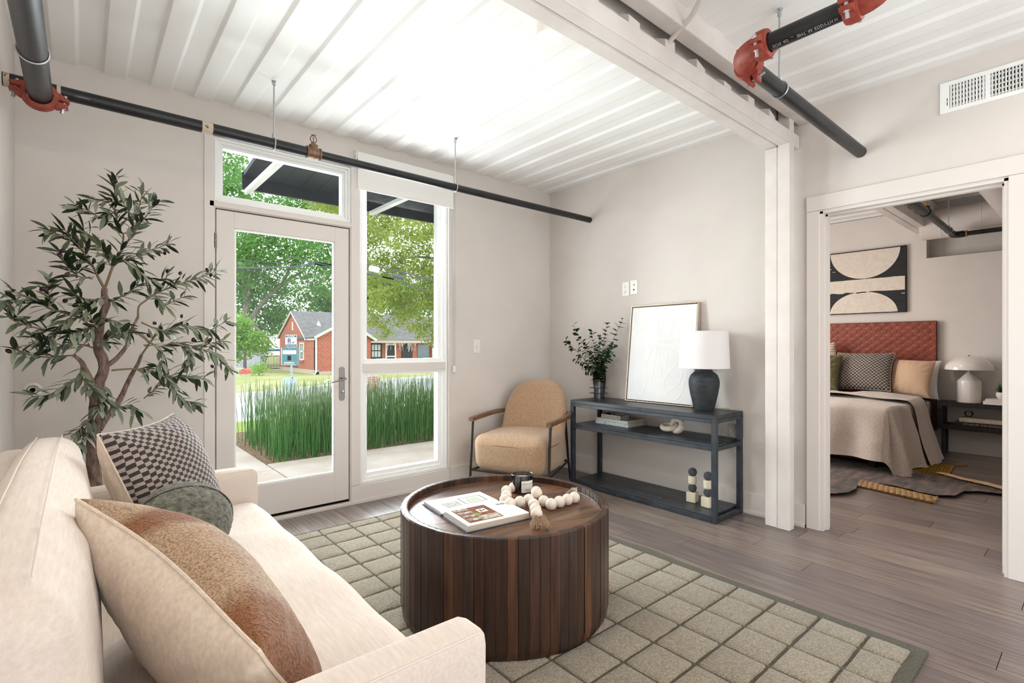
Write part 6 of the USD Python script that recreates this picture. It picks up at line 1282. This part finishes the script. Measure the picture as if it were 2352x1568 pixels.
wtxt('DOG WASTE', .020, 0, 1.391, .19, m_sgn, .0335); wtxt('STATION', .018, 0, 1.366, .15, m_sgn, .0335); wtxt('Please clean up', .016, 0, 1.190, .19, m_sgn, .0335); wtxt('after your dog', .016, 0, 1.165, .19, m_sgn, .0335)
sil = MB()
for u0 in (-.055, -.022): sil.merge(panel(u0 - .012, u0 + .012, 1.255, 1.325, .0335, .0355)).merge(panel(u0 - .007, u0 + .007, 1.328, 1.345, .0335, .0355)).merge(panel(u0 - .011, u0 - .003, 1.21, 1.255, .0335, .0355)).merge(panel(u0 + .003, u0 + .011, 1.21, 1.255, .0335, .0355))
sil.merge(panel(.015, .06, 1.235, 1.25, .0335, .0355)).merge(panel(.056, .078, 1.248, 1.262, .0335, .0355)).merge(panel(.016, .021, 1.215, 1.236, .0335, .0355)).merge(panel(.052, .057, 1.215, 1.236, .0335, .0355)); ws.part('pictogram', sil, m_ink, False, under=sg)
dp = ws.part('dispenser_box', panel(-.140, .160, .78, 1.142, -.06, .044), m_teal, False); ws.part('side_flange', panel(-.175, -.141, .78, 1.142, -.03, .044), m_steelb, False, under=dp)
ws.part('label_strip', panel(-.130, .150, 1.005, 1.085, -.0615, -.06), m_sgn, False, under=dp); ws.part('bag_slot', panel(-.03, .045, .875, .975, -.0615, -.06), m_dark, False, under=dp); ws.part('lock', panel(-.005, .01, 1.115, 1.125, -.063, -.06), m_sgn, False, under=dp)
ws.part('logo_lettering', put_text('DOGIPOT', .034, Cn + Xr * .01 + Up * .828 - Fr * .0605, Xr, Up, .21, .001, True), m_sgn, False, under=dp); ws.part('logo_line', panel(-.12, .14, .787, .794, -.0615, -.06), m_sgn, False, under=dp)
cb_ = Thing('waste_can', 'pale blue-grey metal waste can standing in front of the waste station post', 'waste can', (3.26, 10.90, -.3)); c = np.array([3.262, 10.893, -.3])
cb_.part('can', MB().lathe([(0, 0), (.125, 0), (.125, .26), (.129, .265), (.125, .27), (.125, .53), (.129, .535), (.125, .54), (.125, .79), (.131, .795), (.131, .81), (0, .812)], 30, c), m_steelb); cb_.part('lid_knob', MB().box(c[0] + .03, c[0] + .045, c[1] - .06, c[1] - .045, c[2] + .81, c[2] + .835), m_dark, False)

# overhead wires
m_wire = mat('wire', '#5b5f68', .7)
def wire(name, label, pts, r, extra=()):
    t = Thing(name, label, 'overhead wire', pts[0]); t.part('cable', MB().tube(cat_rom(pts, 6), r, 6), m_wire)
    for nm, a, b_, rr, m in extra: t.part(nm, MB().tube([a, b_], rr, 10), m)
wire('overhead_cable', 'thick bundled overhead cable with a black splice sleeve crossing the glass door', [(-6, 12, 2.1), (2.487, 12, 2.826), (4.192, 12, 3.09), (4.561, 12, 3.112), (5.266, 12, 3.21), (7.39, 12, 2.945), (12, 12, 2.0)], .018, (('splice_sleeve', (4.15, 12, 3.10), (4.58, 12, 3.085), .035, m_dark), ('splice_box', (5.50, 11.97, 3.115), (5.72, 11.97, 3.085), .075, m_sgn), ('splice_sleeve', (6.13, 12, 2.985), (6.43, 12, 2.955), .05, m_wire)))
wire('overhead_cable', 'thin overhead wire above the bundled cable', [(-6, 12.3, 2.9), (2.5, 12.3, 3.05), (3.95, 12.3, 3.10), (6, 12.3, 3.11), (12, 12.3, 2.6)], .008)
wire('overhead_cable', 'lower overhead cable with a dark sleeve crossing the tall window', [(3.5, 11.8, 3.15), (5.18, 11.8, 2.955), (6.0, 11.8, 2.88), (7.3, 11.8, 2.60), (12, 11.8, 2.0)], .012, (('splice_sleeve', (5.25, 11.78, 2.955), (5.45, 11.78, 2.93), .035, m_wire), ('splice_sleeve', (5.75, 11.8, 2.905), (6.05, 11.8, 2.87), .022, m_dark)))

# trees
LT=[(8.98,44.83,13.28,2.06),(10.26,46.37,11.01,2.16),(10.77,40.69,8.77,1.95),(10.81,43.28,6.43,2.06),(13.87,44.62,11.24,2.03),(12.84,40.25,7.63,2.01),(15.2,42.18,9.57,1.98),(14.6,40.06,6.43,1.71),(12.45,44.51,4.89,1.98),(9.28,41.95,7.8,1.79),(10.01,45.27,4.8,1.76),(14.44,44.14,13.45,2.21),(11.08,43.05,12.26,2.06),(9.16,47.3,16.05,1.8),(11.08,45.67,3.09,1.62),(12.75,45.57,3.14,1.47),(9.25,44.61,6.43,1.54),(16.68,42.23,11.98,2.03),(15.35,44.68,5.07,1.51),(7.68,45.94,11.23,2.06),(17.65,42.73,8.46,1.89),(8.54,46.52,7.97,2.11)]

RT=[(8.54,18.98,5.52,0.77),(9.97,20.39,6.33,0.94),(9.23,17.08,5.47,0.81),(10.37,17.43,5.52,0.86),(11.58,17.72,6.1,1.08),(8.81,18.76,4.49,0.77),(10.07,19.0,4.48,0.9),(10.24,17.54,4.15,0.86),(10.9,16.98,4.15,1.03),(9.11,19.81,3.58,0.72),(9.33,18.31,3.12,0.77),(10.48,18.65,3.04,0.81),(10.64,17.2,2.95,0.86),(8.81,18.76,2.26,0.45),(9.13,18.48,1.84,0.38),(9.72,17.98,2.35,0.51),(10.18,17.59,2.01,0.55),(10.57,17.26,1.58,0.51),(9.79,19.23,7.0,0.9),(11.41,19.17,7.27,0.94),(9.4,20.88,7.09,0.75),(8.77,22.72,7.55,0.89),(8.61,24.17,8.24,0.82),(11.29,16.65,2.78,1.03),(12.42,18.32,4.82,1.13),(8.46,17.73,2.86,0.46)]

BT=[(19.66,41.02,6.2,1.89),(18.22,42.24,4.69,1.51),(18.15,44.92,5.24,1.38),(21.38,39.56,5.07,1.89),(24.46,39.57,5.64,1.97),(16.5,43.7,4.69,1.06),(16.49,46.33,4.65,0.79)]

SH=[(7.03,33.37,1.78,0.9),(7.62,32.87,1.26,0.77),(7.23,33.21,2.55,0.64),(8.48,33.45,1.0,0.58),(6.54,33.79,1.52,1.03),(6.93,33.45,0.49,0.51),(7.21,29.29,-0.02,0.37),(8.11,32.46,1.52,0.51)]

m_tbark = mat('tree_bark', '#6f6a62', .95, .05, col2='#8d887e', ns=(6, 6, 2))
def tree(name, label, clumps, limbs, n, size, m, loc):
    t = Thing(name, label, 'tree', loc)
    for k, (P, r0, r1) in enumerate(limbs): Q = cat_rom(P, 5); t.part('trunk' if k == 0 else 'branch', MB().tube(Q, np.linspace(r0, r1, len(Q)), 8), m_tbark)
    C = np.array(clumps); w = C[:, 3] ** 2; i = RS.choice(len(C), n, p=w / w.sum()); d = RS.normal(size=(n, 3)); d /= np.linalg.norm(d, axis=1, keepdims=True)
    # leaves gather along twigs: small bunches inside each clump
    nb = n // 9; bi = RS.choice(len(C), nb, p=w / w.sum()); bd_ = RS.normal(size=(nb, 3)); bd_ /= np.linalg.norm(bd_, axis=1, keepdims=True); bc_ = C[bi, :3] + bd_ * (C[bi, 3] * RS.rand(nb) ** .45)[:, None]
    k = RS.randint(nb, size=n); p = bc_[k] + RS.normal(0, 1, (n, 3)) * size * np.array([1.6, 1.6, 1.0])
    a = RS.normal(size=(n, 3)); a /= np.linalg.norm(a, axis=1, keepdims=True); b_ = np.cross(a, RS.normal(size=(n, 3))); b_ /= np.linalg.norm(b_, axis=1, keepdims=True); s_ = (size * RS.uniform(.6, 1.2, n))[:, None]
    V_ = np.stack([p - a * s_, p + b_ * s_ * .45, p + a * s_, p - b_ * s_ * .45], 1).reshape(-1, 3); q = np.arange(n)[:, None] * 4
    t.part('foliage', (V_, np.vstack([q + [0, 1, 2], q + [0, 2, 3]])), m, False, kind='stuff')
tree('large_tree', 'large green tree with grey limbs behind the brick house at the left', LT, [([(9.6, 44.4, -.6), (9.64, 44.27, .95), (9.9, 44.05, 3.69), (10.16, 43.83, 6.43), (10.55, 43.5, 9.17)], .42, .12), ([(9.77, 44.16, 2.32), (10.81, 43.28, 4.37), (12.12, 42.17, 6.09), (13.43, 41.06, 7.11)], .24, .06), ([(10.03, 43.94, 4.72), (9.77, 44.16, 7.8), (10.16, 43.83, 9.17), (10.55, 43.5, 10.2)], .2, .05), ([(9.8, 43.6, 3.2), (10.52, 40.9, 1.9), (11.0, 40.4, 1.1)], .12, .03), ([(10.1, 43.8, 6.2), (8.9, 44.6, 8.3), (8.2, 45, 10)], .15, .04), ([(12.1, 42.2, 6.1), (13.2, 42, 8.5), (14.3, 42, 10)], .12, .03)], 22000, .19, leaf_mat('tree_leaf_green', '#6b9a4c', '#c3cf78', None, .5, .4), (9.6, 44.4, -.6))
tree('street_tree', 'yellowing tree with drooping boughs in front of the brick house', RT, [([(12.2, 15.87, -.65), (12.07, 15.98, 2.78), (11.81, 16.21, 4.49), (11.42, 16.54, 5.86)], .2, .06), ([(11.94, 16.1, 3.81), (10.9, 16.98, 4.49), (10.11, 17.65, 4.66), (9.33, 18.31, 4.49)], .08, .02), ([(11.81, 16.21, 2.78), (10.64, 17.2, 3.12), (9.72, 17.98, 2.78), (9.13, 18.48, 2.09)], .05, .012), ([(11.42, 16.54, 5.86), (10.37, 17.43, 6.38), (9.33, 18.31, 6.55), (8.41, 19.09, 5.86)], .07, .02)], 22000, .085, leaf_mat('tree_leaf_yellow', '#9aa850', '#dcd070', None, .5, .45), (12.2, 15.87, -.65))
tree('background_tree', 'pale green tree line behind the roof of the brick house', BT, [([(18.2, 43, -.6), (18.2, 43, 2.5), (18.4, 42.6, 5)], .3, .1)], 10000, .2, leaf_mat('tree_leaf_far', '#6f9a5f', '#a8bf90', None, .5, .4), (18.2, 43, -.6))
tree('garden_bush', 'light green leafy bush left of the brick house', SH, [([(7.4, 33.2, -.6), (7.4, 33.2, 1.2)], .12, .05)], 5000, .11, leaf_mat('bush_leaf', '#8db84f', '#c9dd8a', None, .5, .45), (7.4, 33.2, -.6))
